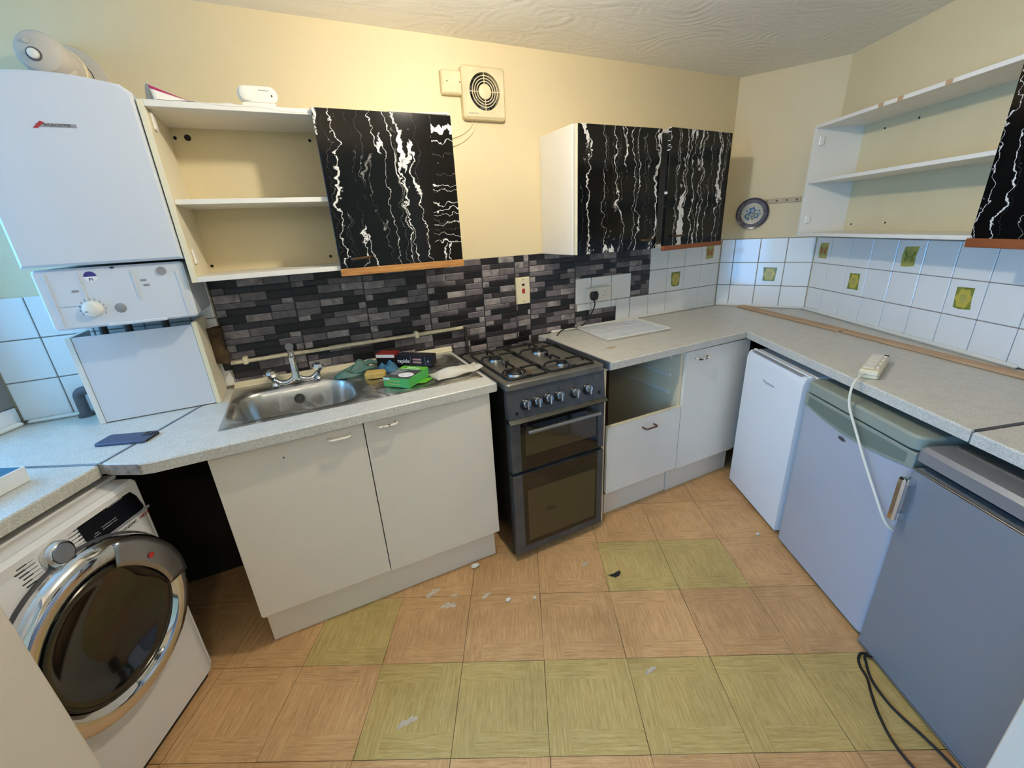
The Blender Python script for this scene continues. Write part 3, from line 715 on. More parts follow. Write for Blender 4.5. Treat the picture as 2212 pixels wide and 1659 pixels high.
MB().tube([(-.085, 0, .028), (-.06, -.004, .012), (-.03, -.006, .014), (0, -.004, .03), (.03, -.006, .014), (.06, -.004, .012), (.087, 0, .028)], .0105, 12, smooth=6).build('bridge', 'chrome', tp)
MB().lathe([(.021, .015), (.020, .03), (.015, .05), (.0135, .09), (.0145, .12)], (0, -.002, 0)).tube([(0, -.002, .10), (.001, -.008, .135), (.003, -.030, .163), (.004, -.062, .178)], .0125, 14, smooth=6).build('spout', 'chrome', tp)
MB().cyl((.004, -.052, .176), (.0045, -.090, .184), .0165, .0155, 18).build('aerator', 'greypipe', tp, label='dark spout nozzle')
for sx in (-.085, .087):
    MB().lathe([(.008, .028), (.010, .036), (.020, .046), (.024, .058), (.021, .072), (.010, .078), (0, .079)], (sx, 0, 0), (.12 if sx > 0 else -.12, 0, 1), 8).build('handle', 'chrome', tp, .2)

# ------------------------------------------------------------------ gas pipe and clutter behind the tap
gp = thing('water_pipe', 'cream painted pipe run across the brick-print splashback', 'pipe', FB)
MB().tube([(.028, -.03, 1.033), (1.105, -.03, 1.036)], .0085, 10).build('pipe', 'pipe', gp)
MB().tube([(1.105, -.03, 1.036), (1.118, -.03, 1.030), (1.120, -.03, 1.012), (1.120, -.03, .80)], .0085, 10).build('drop_pipe', 'darkpipe', gp, label='unpainted dark drop pipe')
for x in (.100, .856): MB().box(x-.010, x+.010, -.042, -.004, 1.020, 1.052, .004).build('clip', 'cream', gp)
MB().cyl((.030, -.035, 1.050), (.030, -.035, 1.008), .016, .014, 12).build('valve', 'black', gp)
MB().tube([(.034, -.040, 1.01), (.040, -.046, .985), (.046, -.046, .965)], .003, 6).lathe([(.003, -.001), (.007, -.001), (.007, .001), (.003, .001), (.003, -.001)], (.049, -.046, .957), (0, 1, 0), 12).build('lever', 'brushed', gp)
lg = MB()
lg.grid(lambda u, v: (.018+.030*math.cos(u*2*PI)*(1+.2*math.sin(v*9)), -.045+.022*math.sin(u*2*PI), 1.045+v*.15+.004*math.sin(u*12)), 14, 8)
tag(lg.build('pipe_lagging', 'lag'), 'brown lagging wrapped around a pipe beside the boiler boxing', 'lagging')
st = thing('waste_pipe', 'grey elbow pipe rising from the left worktop', 'pipe', T(-.462, -.045, ZW))
MB().tube([(0, 0, 0), (0, 0, .07), (.006, -.004, .094), (.028, -.008, .104), (.070, -.01, .104)], .017, 12, smooth=4).build('elbow', 'greypipe', st)
MB().lathe([(.017, 0), (.024, .001), (.023, .012), (.018, .014)], (0, 0, 0), (0, 0, 1), 16).build('collar', 'greypipe', st)

# ------------------------------------------------------------------ boiler and boxing
bx = thing('boiler_boxing', 'white open-topped boxing panel under the boiler', 'boxing', T(0, 0, ZW))
MB().box(-.360, -.016, -.188, -.178, .004, .322, .001).build('front_panel', 'boilerwhite', bx)
MB().box(-.378, -.361, -.190, -.030, .001, .324, .001).build('side_panel', 'white', bx)
MB().box(-.015, .001, -.190, -.010, .001, .330, .001).build('side_panel', 'edge', bx)
bl = thing('boiler', 'white wall-hung gas boiler with control panel', 'boiler', T(-.160, 0, 1.27))
def boiler_profile(x0, x1, z0, z1, crown):
    n = 16; pts = [(x0, z0), (x1, z0)]
    for k in range(n+1):
        u = k/n; x = x1+(x0-x1)*u; e = min(u, 1-u)
        pts.append((x, z1-crown+crown*math.sin(PI*u)-.016*max(0, 1-e/.05)**2))
    return pts
MB().prism(boiler_profile(-.203, .203, .206, .724, .024), -.004, -.302, 'y', bev=.008).build('case', 'boilerwhite', bl)
MB().prism(rrect(-.196, .192, .008, .198, .012), -.004, -.278, 'y', bev=.006).build('control_panel', 'boilerwhite', bl)
cp_ = [o for o in bl.children if o.name.startswith('control_panel')][0]
for (xa, xb, za, zb) in ((-.170, -.166, .02, .185), (.166, .169, .02, .172), (-.09, -.087, .085, .180), (.046, .049, .085, .180), (-.155, -.088, .083, .086)): MB().box(xa, xb, -.281, -.277, za, zb).build('moulding', 'boilerwhite', cp_)
MB().lathe([(.026, 0), (.026, .006), (.022, .016), (.019, .018), (0, .018)], (-.082, -.278, .068), (0, -1, 0), 20).build('dial', 'plastic', cp_)
ring = MB()
for k in range(11):
    t = PI*(-.15+1.3*k/10); ring.box(-.082+.032*math.cos(t)-.0014, -.082+.032*math.cos(t)+.0014, -.2788, -.277, .068+.032*math.sin(t)-.003, .068+.032*math.sin(t)+.003)
ring.box(-.099, -.091, -.297, -.2955, .060, .064).build('dial_marks', 'greyp', cp_)
MB().lathe([(.016, 0), (.011, .003), (0, .003)], (-.012, -.278, .063), (0, -1, 0), 20).build('push_button', 'greyp', cp_)
MB().prism(circle(-.058, .168, .0165), -.278, -.2788, 'y').build('sticker', 'paper', cp_, 0, label='round white and navy sticker reading F1')
stk = [o for o in cp_.children if o.name.startswith('sticker')][0]
MB().prism([(-.058+.0165*math.cos(t), .1695+.0160*math.sin(t)) for t in [PI*k/12 for k in range(13)]], -.2788, -.2791, 'y').build('sticker_band', 'navy', stk, 0)
text('F1', .012, 'navy', stk, T(-.058, -.2792, .160) @ FACE, bold=True)
MB().lathe([(.0135, 0), (.0135, .004), (.011, .004), (.010, .002), (.004, .002), (.003, .005), (0, .005)], (.128, -.278, .172), (0, -1, 0), 20).build('pressure_gauge', 'badge', cp_)
for (x, z) in ((.072, .146), (.076, .130), (-.108, .128)): MB().box(x-.008, x+.008, -.280, -.277, z-.0035, z+.0035, .001).build('indicator_button', 'greyp', cp_)
MB().box(-.002, .008, -.2805, -.277, .198-.008, .198-.003).build('latch', 'black', cp_)
MB().box(-.055, .105, -.292, -.277, .008, .018, .003).build('flap_lip', 'boilerwhite', cp_)
bd = MB().prism([(-.040, .585), (.048, .585), (.048, .594), (-.040, .594)], -.302, -.3035, 'y').build('badge', 'badge', bl, 0)
MB().prism([(-.048, .582), (-.028, .600), (-.020, .596), (-.038, .582)], -.302, -.304, 'y').build('flash', 'logored', bd, 0)
text('WORCESTER', .0105, 'boxgrey', bd, T(.006, -.3037, .5895) @ FACE)
for x in (-.12, -.05, .06): MB().tube([(x, -.15, -.10), (x, -.15, .02)], .012, 10).build('connecting_pipe', 'darkpipe' if x else 'plastic', bl)
fu = thing('flue', 'grey-white boiler flue elbow passing into the wall', 'flue', T(-.155, 0, 1.98))
MB().cyl((0, -.17, -.02), (0, -.17, .075), .054, .054, 28).build('riser', 'flue', fu)
MB().lathe([(0, -.250), (.030, -.249), (.048, -.240), (.057, -.222), (.058, -.20), (.058, -.085), (.055, -.084), (.053, 0)], (0, 0, .075), (0, 1, 0), 32).build('elbow', 'flue', fu)
MB().lathe([(.0585, -.10), (.062, -.098), (.062, -.082), (.0585, -.08)], (0, 0, .075), (0, 1, 0), 32).build('clamp_ring', 'creamdirty', fu)
MB().lathe([(.056, -.018), (.088, -.016), (.092, -.004), (.092, 0)], (0, 0, .075), (0, 1, 0), 32).build('wall_collar', 'flue', fu)
MB().lathe([(.018, .240), (.0175, .250), (.013, .2505)], (-.008, 0, .066), (0, -1, 0), 18).build('plug_collar', 'greypipe', fu)
MB().lathe([(.0125, .244), (.012, .258), (.009, .260), (0, .260)], (-.008, 0, .066), (0, -1, 0), 18).build('sampling_plug', 'plastic', fu)
MB().lathe([(.007, .244), (.006, .253), (0, .254)], (-.016, 0, .096), (0, -1, 0), 14).build('screw_boss', 'flue', fu)

# ------------------------------------------------------------------ wall cabinets
lc = thing('wall_cabinet', 'white wall cabinet left of the fan, left door missing, black marbled right door', 'cabinet', T(0, 0, 1.395))
MB().box(.047, .064, -.300, -.004, 0, .545, .001).build('side_panel', 'edge', lc)
MB().box(1.019, 1.035, -.300, -.004, 0, .545, .001).build('side_panel', 'white', lc)
MB().box(.064, 1.019, -.300, -.004, .527, .545, .001).build('top_panel', 'white', lc)
MB().box(.064, 1.019, -.300, -.004, 0, .017, .001).build('bottom_panel', 'white', lc)
MB().box(.064, 1.019, -.010, -.005, .017, .527).build('back_panel', 'backpanel', lc)
MB().box(.0645, 1.0185, -.288, -.010, .250, .266, .001).build('shelf', 'white', lc)
d = MB().box(.533, 1.036, -.318, -.301, .006, .547, .001).build('door', 'marble', lc)
MB().prism([(.955, .546), (1.0355, .546), (1.0355, .078), (.918, .078)], -.318, -.3186, 'y').build('film_patch', 'marbleh', d, 0, label='patch of black marbled film laid sideways')
MB().tube([(.578, -.318, .041), (.578, -.336, .041), (.584, -.345, .041), (.646, -.345, .044), (.652, -.336, .044), (.652, -.318, .044)], .0055, 8).build('handle', 'bronze', d)
MB().box(.531, 1.038, -.324, -.302, -.022, .006, .002).build('bottom_trim', 'pine', d, label='pine trim strip')
for z in (.470, .060): MB().box(.064, .072, -.268, -.232, z, z+.05, .003).cyl((.064, -.25, z+.012), (.074, -.25, z+.012), .005, n=8).build('hinge_plate', 'plastic', lc)
for (x, z, r) in ((.075, .494, .006), (.114, .496, .011), (.53, .500, .006), (.075, .040, .006), (.525, .046, .006)): MB().cyl((x, -.0102, z), (x, -.0112, z), r, n=10).build('screw_hole', 'dark', lc)

rc = thing('wall_cabinet', 'white wall cabinet over the cooker end with two closed black marbled doors', 'cabinet', T(0, 0, 1.376))
MB().box(1.619, 1.636, -.300, -.004, 0, .569, .001).build('side_panel', 'white', rc)
MB().box(2.630, 2.646, -.300, -.004, 0, .569, .001).build('side_panel', 'white', rc)
MB().box(1.636, 2.630, -.300, -.004, .552, .569, .001).box(1.636, 2.630, -.300, -.004, 0, .017, .001).box(1.636, 2.630, -.012, -.005, .017, .552).build('carcass', 'white', rc)
d = MB().box(0, .510, -.018, 0, 0, .566, .001).build('door', ['marble'], rc); d.matrix_local = T(1.628, -.312, 0) @ RZ(.010)
MB().box(-.0022, -.0002, -.018, 0, 0, .566).build('edge_band', 'edge', d)
MB().tube([(.395, -.018, .048), (.395, -.038, .048), (.401, -.043, .048), (.460, -.043, .048), (.466, -.038, .048), (.466, -.018, .048)], .0055, 8).build('handle', 'bronze', d)
d = MB().box(-.495, 0, -.018, 0, .01, .566, .001).build('door', ['marble'], rc); d.matrix_local = T(2.650, -.303, 0) @ RZ(.085)
MB().tube([(-.43, -.018, .058), (-.43, -.038, .058), (-.424, -.043, .058), (-.365, -.043, .058), (-.359, -.038, .058), (-.359, -.018, .058)], .0055, 8).build('handle', 'bronze', d)
MB().box(-.496, .002, -.024, 0, -.014, .010, .002).build('bottom_trim', 'brownwood', d, label='brown wooden trim strip')

oc = thing('wall_cabinet', 'open white wall cabinet with one shelf and no doors on the right wall', 'cabinet', FR @ T(0, 0, 1.392))
MB().box(.200, .217, -.262, -.004, 0, .556, .001).build('side_panel', 'white', oc)
MB().box(1.205, 1.221, -.262, -.004, 0, .556, .001).build('side_panel', 'white', oc)
MB().box(.217, 1.205, -.262, -.004, .540, .556, .001).build('top_panel', 'white', oc)
MB().box(.217, 1.205, -.262, -.004, 0, .016, .001).build('bottom_panel', 'white', oc)
MB().box(.217, 1.205, -.012, -.006, .016, .540).build('back_panel', 'backpanel', oc)
MB().box(.2175, 1.2045, -.258, -.012, .272, .288, .001).build('shelf', 'white', oc)
for z in (.458, .065): MB().box(.217, .225, -.240, -.212, z, z+.045, .003).build('hinge_plate', 'plastic', oc)
for (x, z) in ((.36, .500), (.55, .505), (.27, .05), (.50, .055)): MB().cyl((x, -.0122, z), (x, -.0132, z), .005, n=8).build('screw_hole', 'dark', oc)
for x in (.62, .72, .93): MB().box(x, x+.028, -.2628, -.2618, .540, .556).build('missing_edging', 'plank', oc)
oc2 = thing('wall_cabinet', 'wall cabinet with black marbled door at the right edge', 'cabinet', FR @ T(0, 0, 1.392))
MB().box(1.222, 1.238, -.262, -.004, 0, .556).box(1.72, 1.736, -.262, -.004, 0, .556).box(1.238, 1.72, -.262, -.004, .540, .556).box(1.238, 1.72, -.262, -.004, 0, .016).box(1.238, 1.72, -.012, -.006, .016, .540).build('carcass', 'white', oc2)
d = MB().box(1.212, 1.738, -.282, -.2635, .008, .558, .001).build('door', 'marble', oc2)
MB().box(1.206, 1.740, -.288, -.263, -.022, .008, .002).build('bottom_trim', 'brownwood', d, label='brown wooden trim strip')
MB().tube([(1.62, -.282, .05), (1.62, -.302, .05), (1.626, -.307, .05), (1.686, -.307, .05), (1.692, -.302, .05), (1.692, -.282, .05)], .0055, 8).build('handle', 'bronze', d)

# things on top of the left wall cabinet
ZC = 1.9405
th = thing('heating_thermostat', 'white oval room thermostat standing on the wall cabinet', 'thermostat', T(.378, -.255, ZC+.016))
MB().prism(rrect(-.060, .060, 0, .050, .024, 8), .012, -.010, 'y', bev=.004).build('housing', 'plastic', th)
MB().lathe([(.021, 0), (.020, .006), (.018, .007), (0, .007)], (-.033, -.010, .025), (0, -1, 0), 24).build('dial', 'plastic', th)
MB().box(.004, .036, -.0106, -.009, .036, .038).build('slot', 'greyp', th); MB().prism(circle(.042, .022, .0022, 8, .004), -.010, -.0107, 'y').build('lens', 'dark', th)
MB().box(-.05, .05, -.01, .02, -.0155, 0).build('base', 'plastic', th)
def rolled(u, v):
    a = PI*(1.06-1.15*u); r = .042-.004*v
    return (.070+v*.13+(1-v)*0-.02*math.cos(a)*(1-v), -.225+.06*math.cos(a)*(1-.35*v), ZC+.002+max(0, (r*1.35)*math.sin(a))*(1-.93*v))
pr = MB(); pr.grid(rolled, 18, 10)
for i, f in enumerate(pr.f):
    if i % 18 in (4, 5): pr.mi[i] = 1
tag(pr.build('mailing_bag', ['poly', 'magenta'], None, 1.0, solid=.001), 'curled white plastic bag with magenta edge on the left cabinet', 'bag')
def wrap(u, v):
    x = .10+u*.43; z = ZC+.003+.004*math.sin(x*60+v*4)*v+.003*math.sin(x*23)
    y = -.10-v*.195
    if v > .92: y, z = -.301, ZC+.004-.010*abs(math.sin(x*17))*(.3+.7*u)-.010*u
    return (x, y, z)
tag(MB().grid(wrap, 46, 12).build('plastic_sheet', 'poly', None, 1.0, solid=.0008), 'crumpled white plastic sheet along the top of the left cabinet', 'plastic sheet')
tag(MB().grid(lambda u, v: (.80+u*.25, -.25-.05*v+.02*u, ZC+.008+.012*u*math.sin(v*PI)+.006*u), 12, 6).build('plastic_scrap', 'poly', None, 1.0, solid=.001), 'scrap of white plastic by the fan on the left cabinet', 'plastic sheet')

# ------------------------------------------------------------------ fan, switches, sockets
fn = thing('extractor_fan', 'cream square extractor fan high on the back wall', 'fan', T(1.312, 0, 2.108))
MB().prism(rrect(-.106, .106, -.107, .104, .014), -.001, -.044, 'y', [circle(0, .003, .0755, 40)], bev=.010).build('cover', 'creamdirty', fn)
MB().cyl((0, -.004, .003), (0, -.012, .003), .080, n=36).build('impeller_housing', 'dark', fn)
g_ = MB()
for r in (.062, .051, .040): g_.lathe([(r-.0016, -.002), (r+.0016, -.002), (r+.0016, .004), (r-.0016, .004), (r-.0016, -.002)], (0, -.042, .003), (0, -1, 0), 40)
for k in range(4):
    t = PI/2*k+.02; c, s_ = math.cos(t), math.sin(t)
    g_.cyl((.028*c, -.042, .003+.028*s_), (.077*c, -.042, .003+.077*s_), .0022, n=6)
g_.build('grille', 'creamdirty', fn)
MB().lathe([(.031, -.004), (.031, .006), (.028, .008), (0, .008)], (0, -.040, .003), (0, -1, 0), 28).build('hub', 'creamdirty', fn)
for k in range(7):
    t = 2*PI*k/7; MB().add([(.03*math.cos(t), -.013, .003+.03*math.sin(t)), (.072*math.cos(t), -.013, .003+.072*math.sin(t)), (.072*math.cos(t+.6), -.03, .003+.072*math.sin(t+.6)), (.03*math.cos(t+.6), -.03, .003+.03*math.sin(t+.6))], [(0, 1, 2, 3)]).build('blade', 'boxgrey', fn, 0, solid=.0015)
text('MANROSE', .0105, 'greyp', fn, T(-.062, -.0444, -.086) @ FACE)
fs_ = thing('fused_switch', 'cream fused switch box left of the extractor fan', 'switch', T(1.160, 0, 2.142))
MB().prism(rrect(-.048, .046, -.047, .046, .006), -.001, -.034, 'y', bev=.006).build('box', 'creamdirty', fs_)
MB().box(-.012, .002, -.0365, -.033, -.014, .014, .001).build('rocker', 'cream', fs_); MB().box(.012, .026, -.0355, -.033, -.022, .018, .001).build('fuse_carrier', 'cream', fs_)
for x in (-.024, .036): MB().cyl((x, -.0335, 0), (x, -.035, 0), .003, n=8).build('screw', 'bronze', fs_)
fc = thing('fan_cable', 'pair of thin cream cables looping below the fan', 'cable', FB)
MB().tube([(1.262, -.006, 2.002), (1.235, -.006, 1.965), (1.18, -.006, 1.935), (1.10, -.006, 1.915), (1.04, -.006, 1.905)], .0022, 6, smooth=6).build('strand', 'creamdirty', fc)
MB().tube([(1.275, -.006, 2.002), (1.255, -.006, 1.955), (1.20, -.006, 1.912), (1.12, -.006, 1.884), (1.04, -.006, 1.872)], .0022, 6, smooth=6).build('strand', 'creamdirty', fc)
cs = thing('cooker_switch', 'cream cooker switch plate with red rocker on the splashback', 'switch', T(1.485, 0, 1.187))
MB().prism(rrect(-.042, .042, -.073, .073, .004), -.005, -.014, 'y', bev=.003).build('plate', 'cream', cs)
MB().box(-.009, .009, -.018, -.013, -.014, .012, .002).build('rocker', 'red', cs); MB().box(-.008, .008, -.0148, -.013, .027, .038).build('neon_window', 'dark', cs)
for z in (.060, -.058): MB().cyl((.0, -.0138, z), (.0, -.0150, z), .003, n=8).build('screw', 'bronze', cs)
so = thing('wall_socket', 'white double wall socket with a black plug in it', 'socket', T(2.0, 0, 1.113))
MB().prism(rrect(-.090, .088, -.044, .043, .006), -.007, -.030, 'y', bev=.004).build('plate', 'plastic', so)
for cx in (-.044, .042):
    MB().box(cx-.004+.02, cx+.006+.02, -.033, -.029, .020, .034, .001).build('rocker', 'plastic', so)
    for (dx, dz, w_, h_) in ((0, .014, .003, .007), (-.011, -.010, .006, .003), (.011, -.010, .006, .003)): MB().box(cx+dx-w_/2, cx+dx+w_/2, -.0305, -.029, dz-h_/2, dz+h_/2).build('pin_hole', 'dark', so)
MB().box(-.06, .06, -.012, -.008, .048, .0515).build('conduit_lip', 'plastic', so)
pg = thing('plug', 'black three-pin plug with black cable trailing to the cooker', 'plug', T(1.952, -.031, 1.110))
MB().prism([(-.024, -.012), (-.014, -.026), (.014, -.026), (.024, -.012), (.026, .010), (.016, .025), (-.016, .025), (-.026, .010)], 0, -.024, 'y', bev=.006).build('body', 'black', pg)
MB().tube([(0, -.010, -.024), (.002, -.012, -.055), (-.004, .005, -.10), (-.030, .012, -.145), (-.085, .008, -.178), (-.16, -.010, -.170), (-.235, -.030, -.168), (-.29, -.050, -.190), (-.335, -.075, -.235), (-.345, -.09, -.32)], .0038, 8, smooth=8).build('cable', 'cable', pg)

# ------------------------------------------------------------------ plate and peg rail on the corner wall
rl = thing('peg_rail', 'narrow cream peg rail on the corner wall', 'rail', FC @ T(.265, 0, 1.596))
MB().box(-.160, .160, -.012, -.001, -.013, .013, .002).build('batten', 'railp', rl)
for k in range(6): MB().cyl((-.13+k*.054, -.012, 0), (-.13+k*.054, -.015, 0), .0065, .005, 10).build('peg', 'bronze', rl)
pl = thing('decorative_plate', 'blue-rimmed plate painted with flowers hanging on the corner wall', 'plate', FC @ T(.168, -.016, 1.528) @ Matrix.Rotation(.06, 4, 'X'))
MB().lathe([(.055, .012), (.094, -.002), (.0955, -.006), (.092, -.010), (.055, .002), (0, .001)][::-1], (0, 0, 0), (0, 1, 0), 40).build('dish', 'platew', pl)
MB().lathe([(.0945, .0065), (.0965, .004), (.0935, .0112), (.086, .0092), (.0855, .0078)], (0, -.001, 0), (0, -1, 0), 40).build('rim', 'plateb', pl)
MB().lathe([(.056, -.0035), (.0865, .0090), (.0868, .0098), (.056, -.0022)], (0, 0, 0), (0, -1, 0), 40).build('border', 'platel', pl)
bq = MB()
for k in range(22):
    t = 2*PI*k/22; r = .071+.004*math.sin(k*5)
    bq.prism(circle(r*math.cos(t), r*math.sin(t), .005+.002*(k % 3), 8, .003), -.0042, -.0062, 'y', mi=0)
for (x, z, r, m1, m2) in ((.0, .018, .020, 0, 3), (-.028, -.014, .015, 0, 1), (.024, -.014, .016, 0, 1), (-.002, -.018, .016, 1, 2), (.004, -.034, .013, 1, 0), (-.020, -.032, .010, 2, 0), (.014, .0, .012, 1, 2), (-.014, .002, .011, 2, 0)):
    n = 5+int(r*200) % 2
    bq.prism([(x+r*math.cos(t)*(1+.25*math.cos(n*t)), z+r*math.sin(t)*(1+.25*math.cos(n*t))) for t in [2*PI*k/20 for k in range(20)]], .0005, -.0016, 'y', mi=m1)
    bq.prism(circle(x, z, r*.45, 10), -.0016, -.0022, 'y', mi=m2)
for (x, z) in ((-.032, .016), (.038, .016), (.045, -.002)): bq.prism(circle(x, z, .006, 10, .005), .0005, -.0016, 'y', mi=0)
bq.build('painted_flowers', ['plated', 'platey', 'plateg', 'badge'], pl, 0, label='painted dark and yellow flowers')

# ------------------------------------------------------------------ pendant lamp (above the frame)
pd = thing('pendant_lamp', 'bare warm bulb on a short pendant cord from the ceiling', 'lamp', T(*LAMP_POS))
MB().sphere((0, 0, 0), .036, 20, 12, (1, 1, 1.15)).build('bulb', 'bulb', pd)
MB().cyl((0, 0, .042), (0, 0, .075), .017, n=14).build('holder', 'plastic', pd)
MB().cyl((0, 0, .075), (0, 0, H-LAMP_POS[2]-.012), .003, n=8).build('cord', 'wcable', pd)
MB().lathe([(.042, 0), (.040, -.012), (.02, -.02), (0, -.02)], (0, 0, H-LAMP_POS[2]-.0005), (0, 0, 1), 24).build('ceiling_rose', 'plastic', pd)

# ------------------------------------------------------------------ cooker
ck = thing('gas_cooker', 'dark silver freestanding gas cooker with two black glass oven doors', 'cooker', T(1.054, 0, 0))
CW = .503
MB().box(0, CW, -.628, -.12, .02, .885, .003).build('body', 'blackside', ck)
hb = MB().prism(rrect(-.001, CW+.001, -.655, -.115, .018), .884, .9125, 'z', bev=.006).build('hob', 'hobtop', ck)
MB().prism(rrect(.030, CW-.026, -.622, -.150, .02), .9126, .9132, 'z').build('spill_tray', 'hobtop', hb, label='stained hob plate')
MB().prism(circle(.105, -.555, .062, 24, .055), .9133, .9137).build('spill_stain', 'rust', hb, label='brown burnt-on spill')
# control panel, leaning back a little towards the top
pan = MB().prism([(-.662, .752), (-.648, .886), (-.620, .886), (-.620, .752)], 0, CW, 'x').build('control_panel', 'cookgrey', ck)
for (kx, kz) in ((.087, .814), (.142, .814), (.198, .815), (.254, .816), (.336, .813), (.406, .815)):
    k_ = MB().lathe([(.0245, 0), (.0245, .004), (.022, .007), (0, .007)], (kx-.004, -.656, kz-.004), (0, -1, .1), 22).build('knob_skirt', 'black', pan)
    MB().lathe([(.0190, .007), (.0190, .015), (.017, .018), (0, .018)], (kx, -.656, kz), (0, -1, .1), 22).box(kx-.0045, kx+.0045, -.688, -.668, kz-.020, kz+.018, .002).build('knob', 'chrome', k_)
for (kx, kz) in ((.040, .778), (.470, .782)): MB().lathe([(.008, 0), (.008, .003), (.006, .004), (0, .004)], (kx, -.659, kz), (0, -1, .1), 14).build('ignition_button', 'black', pan)
MB().lathe([(.007, 0), (.0085, 0), (.0085, .0008), (.007, .0008)], (.462, -.652, .858), (0, -1, .1), 18).build('logo', 'greyp', pan)
for kx in (.087, .142, .198, .254, .336, .406): MB().box(kx-.004, kx+.004, -.6522, -.650, .846, .849).build('print_mark', 'black', pan)
MB().prism([(-.660, .752), (-.660, .746), (-.680, .737), (-.683, .740)], -.002, CW+.004, 'x').build('drip_lip', 'driplip', ck)
def oven_door(z0, z1, gz0, gz1, wz0, wz1, winm):
    o = MB().prism([(.004, z0), (CW-.003, z0), (CW-.003, z1), (.004, z1)], -.630, -.664, 'y', bev=.003).build('oven_door', 'cookgrey', ck)
    MB().box(.050, CW-.040, -.6665, -.663, gz0, gz1, .001).build('glass', 'glassblack', o)
    MB().box(.071, CW-.053, -.6672, -.666, wz0, wz1).build('window', winm, o, label='dim oven window')
    return o
o1 = oven_door(.492, .728, .496, .728, .567, .690, 'ovenwin'); o2 = oven_door(.040, .474, .080, .474, .104, .385, 'ovenwin')
MB().tube([(.066, -.706, .700), (.444, -.706, .700)], .0085, 10).box(.075, .095, -.704, -.666, .693, .707).box(.415, .435, -.704, -.666, .693, .707).build('handle', 'brushed', o1)
MB().box(.004, CW-.003, -.640, -.628, .474, .492).build('gap_strip', 'dark', ck)
for (x, y) in ((.04, -.60), (.46, -.60), (.04, -.16), (.46, -.16)): MB().cyl((x, y, 0), (x, y, .024), .014, n=10).build('foot', 'black', ck)
for (bx_, by_, r) in ((.100, -.549, .047), (.107, -.308, .034), (.350, -.312, .038), (.335, -.553, .027)):
    q = MB().lathe([(r*1.05, 0), (r*1.0, .007), (r*.95, .010)], (bx_, by_, .9132), (0, 0, 1), 26).build('burner', 'brushed', ck)
    MB().lathe([(r*.92, .009), (r*.92, .014), (r*.86, .017), (0, .0175)], (bx_, by_, .9132), (0, 0, 1), 26).build('burner_cap', 'blackmatte', q)
def pan_support(x0, x1, y0, y1, burners):
    g_ = MB(); z = .9180; t = .0056
    lp = [(p[0], p[1], z) for p in rrect(x0, x1, y0, y1, .022, 4)]; g_.tube(lp, t, 6, closed=True)
    for (bx_, by_) in burners:
        for (dx, dy) in ((1, 0), (-1, 0), (0, 1), (0, -1)):
            ex = x1 if dx > 0 else x0 if dx < 0 else bx_; ey = y1 if dy > 0 else y0 if dy < 0 else by_
            if dy and abs(ey-by_) > .13: ey = by_+math.copysign(.105, dy)
            if dx and abs(ex-bx_) > .13: ex = bx_+math.copysign(.12, dx)
            g_.tube([(ex, ey, z), (ex+(bx_-ex)*.10, ey+(by_-ey)*.10, z+.016), (ex+(bx_-ex)*.2, ey+(by_-ey)*.2, z+.022), (bx_+dx*.022, by_+dy*.022, z+.022)], t, 6)
    for y in (y0, (y0+y1)/2, y1): g_.box((x0+x1)/2-.012, (x0+x1)/2+.012, y-.006, y+.006, z-.004, z+.010, .002)
    g_.build('pan_support', 'blackmatte', ck)
pan_support(.032, .228, -.618, -.152, ((.100, -.549), (.107, -.308)))
pan_support(.236, .474, -.618, -.152, ((.335, -.553), (.350, -.312)))

# ------------------------------------------------------------------ washing machine (left, facing the room)
wm = thing('washing_machine', 'white front-loading washing machine with big chrome door', 'washing machine', FL @ T(-.241, 0, 0))
# local: x -.299..+.299, front at y=-.05
MB().box(-.299, .299, -.040, .50, .012, .838, .012).build('body', 'washerbeige', wm)
def fascia(u, v):
    x = -.299+.598*u
    prof = [(.012, -.040), (.015, -.050), (.70, -.050), (.72, -.051), (.765, -.047), (.815, -.036), (.838, -.020), (.845, .004), (.846, .04)]
    t = v*(len(prof)-1); k = min(int(t), len(prof)-2); f = t-k
    z = prof[k][0]*(1-f)+prof[k+1][0]*f; y = prof[k][1]*(1-f)+prof[k+1][1]*f
    e = max(0, abs(x)-.255)/.044
    return (x, y+.030*e**2.2, z-(.020*e**2 if z > .80 else 0))
MB().grid(fascia, 40, 32).build('front_panel', 'washerbeige', wm, .5)
MB().box(-.299, .299, .02, .50, .838, .850, .006).build('top_lid', 'washerbeige', wm)
def yf(z): return -.052+(max(0, z-.73)*.17 if z < .84 else .0)
dp = MB(); pts = []
dp.grid(lambda u, v: (.090+.197*u+.02*(1-v)*0, yf(.742+.080*v)-.0016+(.030*max(0, (abs(.090+.197*u)-.255)/.044)**2.2 if .090+.197*u > .255 else 0), .742+.080*v), 14, 6)
dp.build('display', 'display', wm, label='black glass display')
disp = [o for o in wm.children if o.name.startswith('display')][0]
for (x, z, w_) in ((.205, .808, .05), (.15, .770, .02), (.165, .770, .012), (.18, .770, .012), (.15, .763, .02), (.165, .763, .012), (.18, .763, .012), (.12, .760, .02), (.122, .766, .012)):
    MB().box(x-w_/2, x+w_/2, yf(z)-.0022, yf(z)-.0014, z-.0012, z+.0012).build('print_mark', 'greyp', disp)
MB().box(.088, .288, yf(.738)-.0025, yf(.738)+.002, .733, .741, .001).build('button_strip', 'greyp', wm)
text('DYNAMIC', .013, 'boxgrey', wm, T(.205, yf(.725)-.001, .722) @ FACE); text('NEXT', .013, 'logored', wm, T(.262, yf(.725)-.001, .722) @ FACE, bold=True)
kn = MB().lathe([(.036, 0), (.036, .012), (.030, .022), (.027, .024)], (.020, yf(.784), .784), (0, -1, .12), 30).build('program_knob', 'chrome', wm)
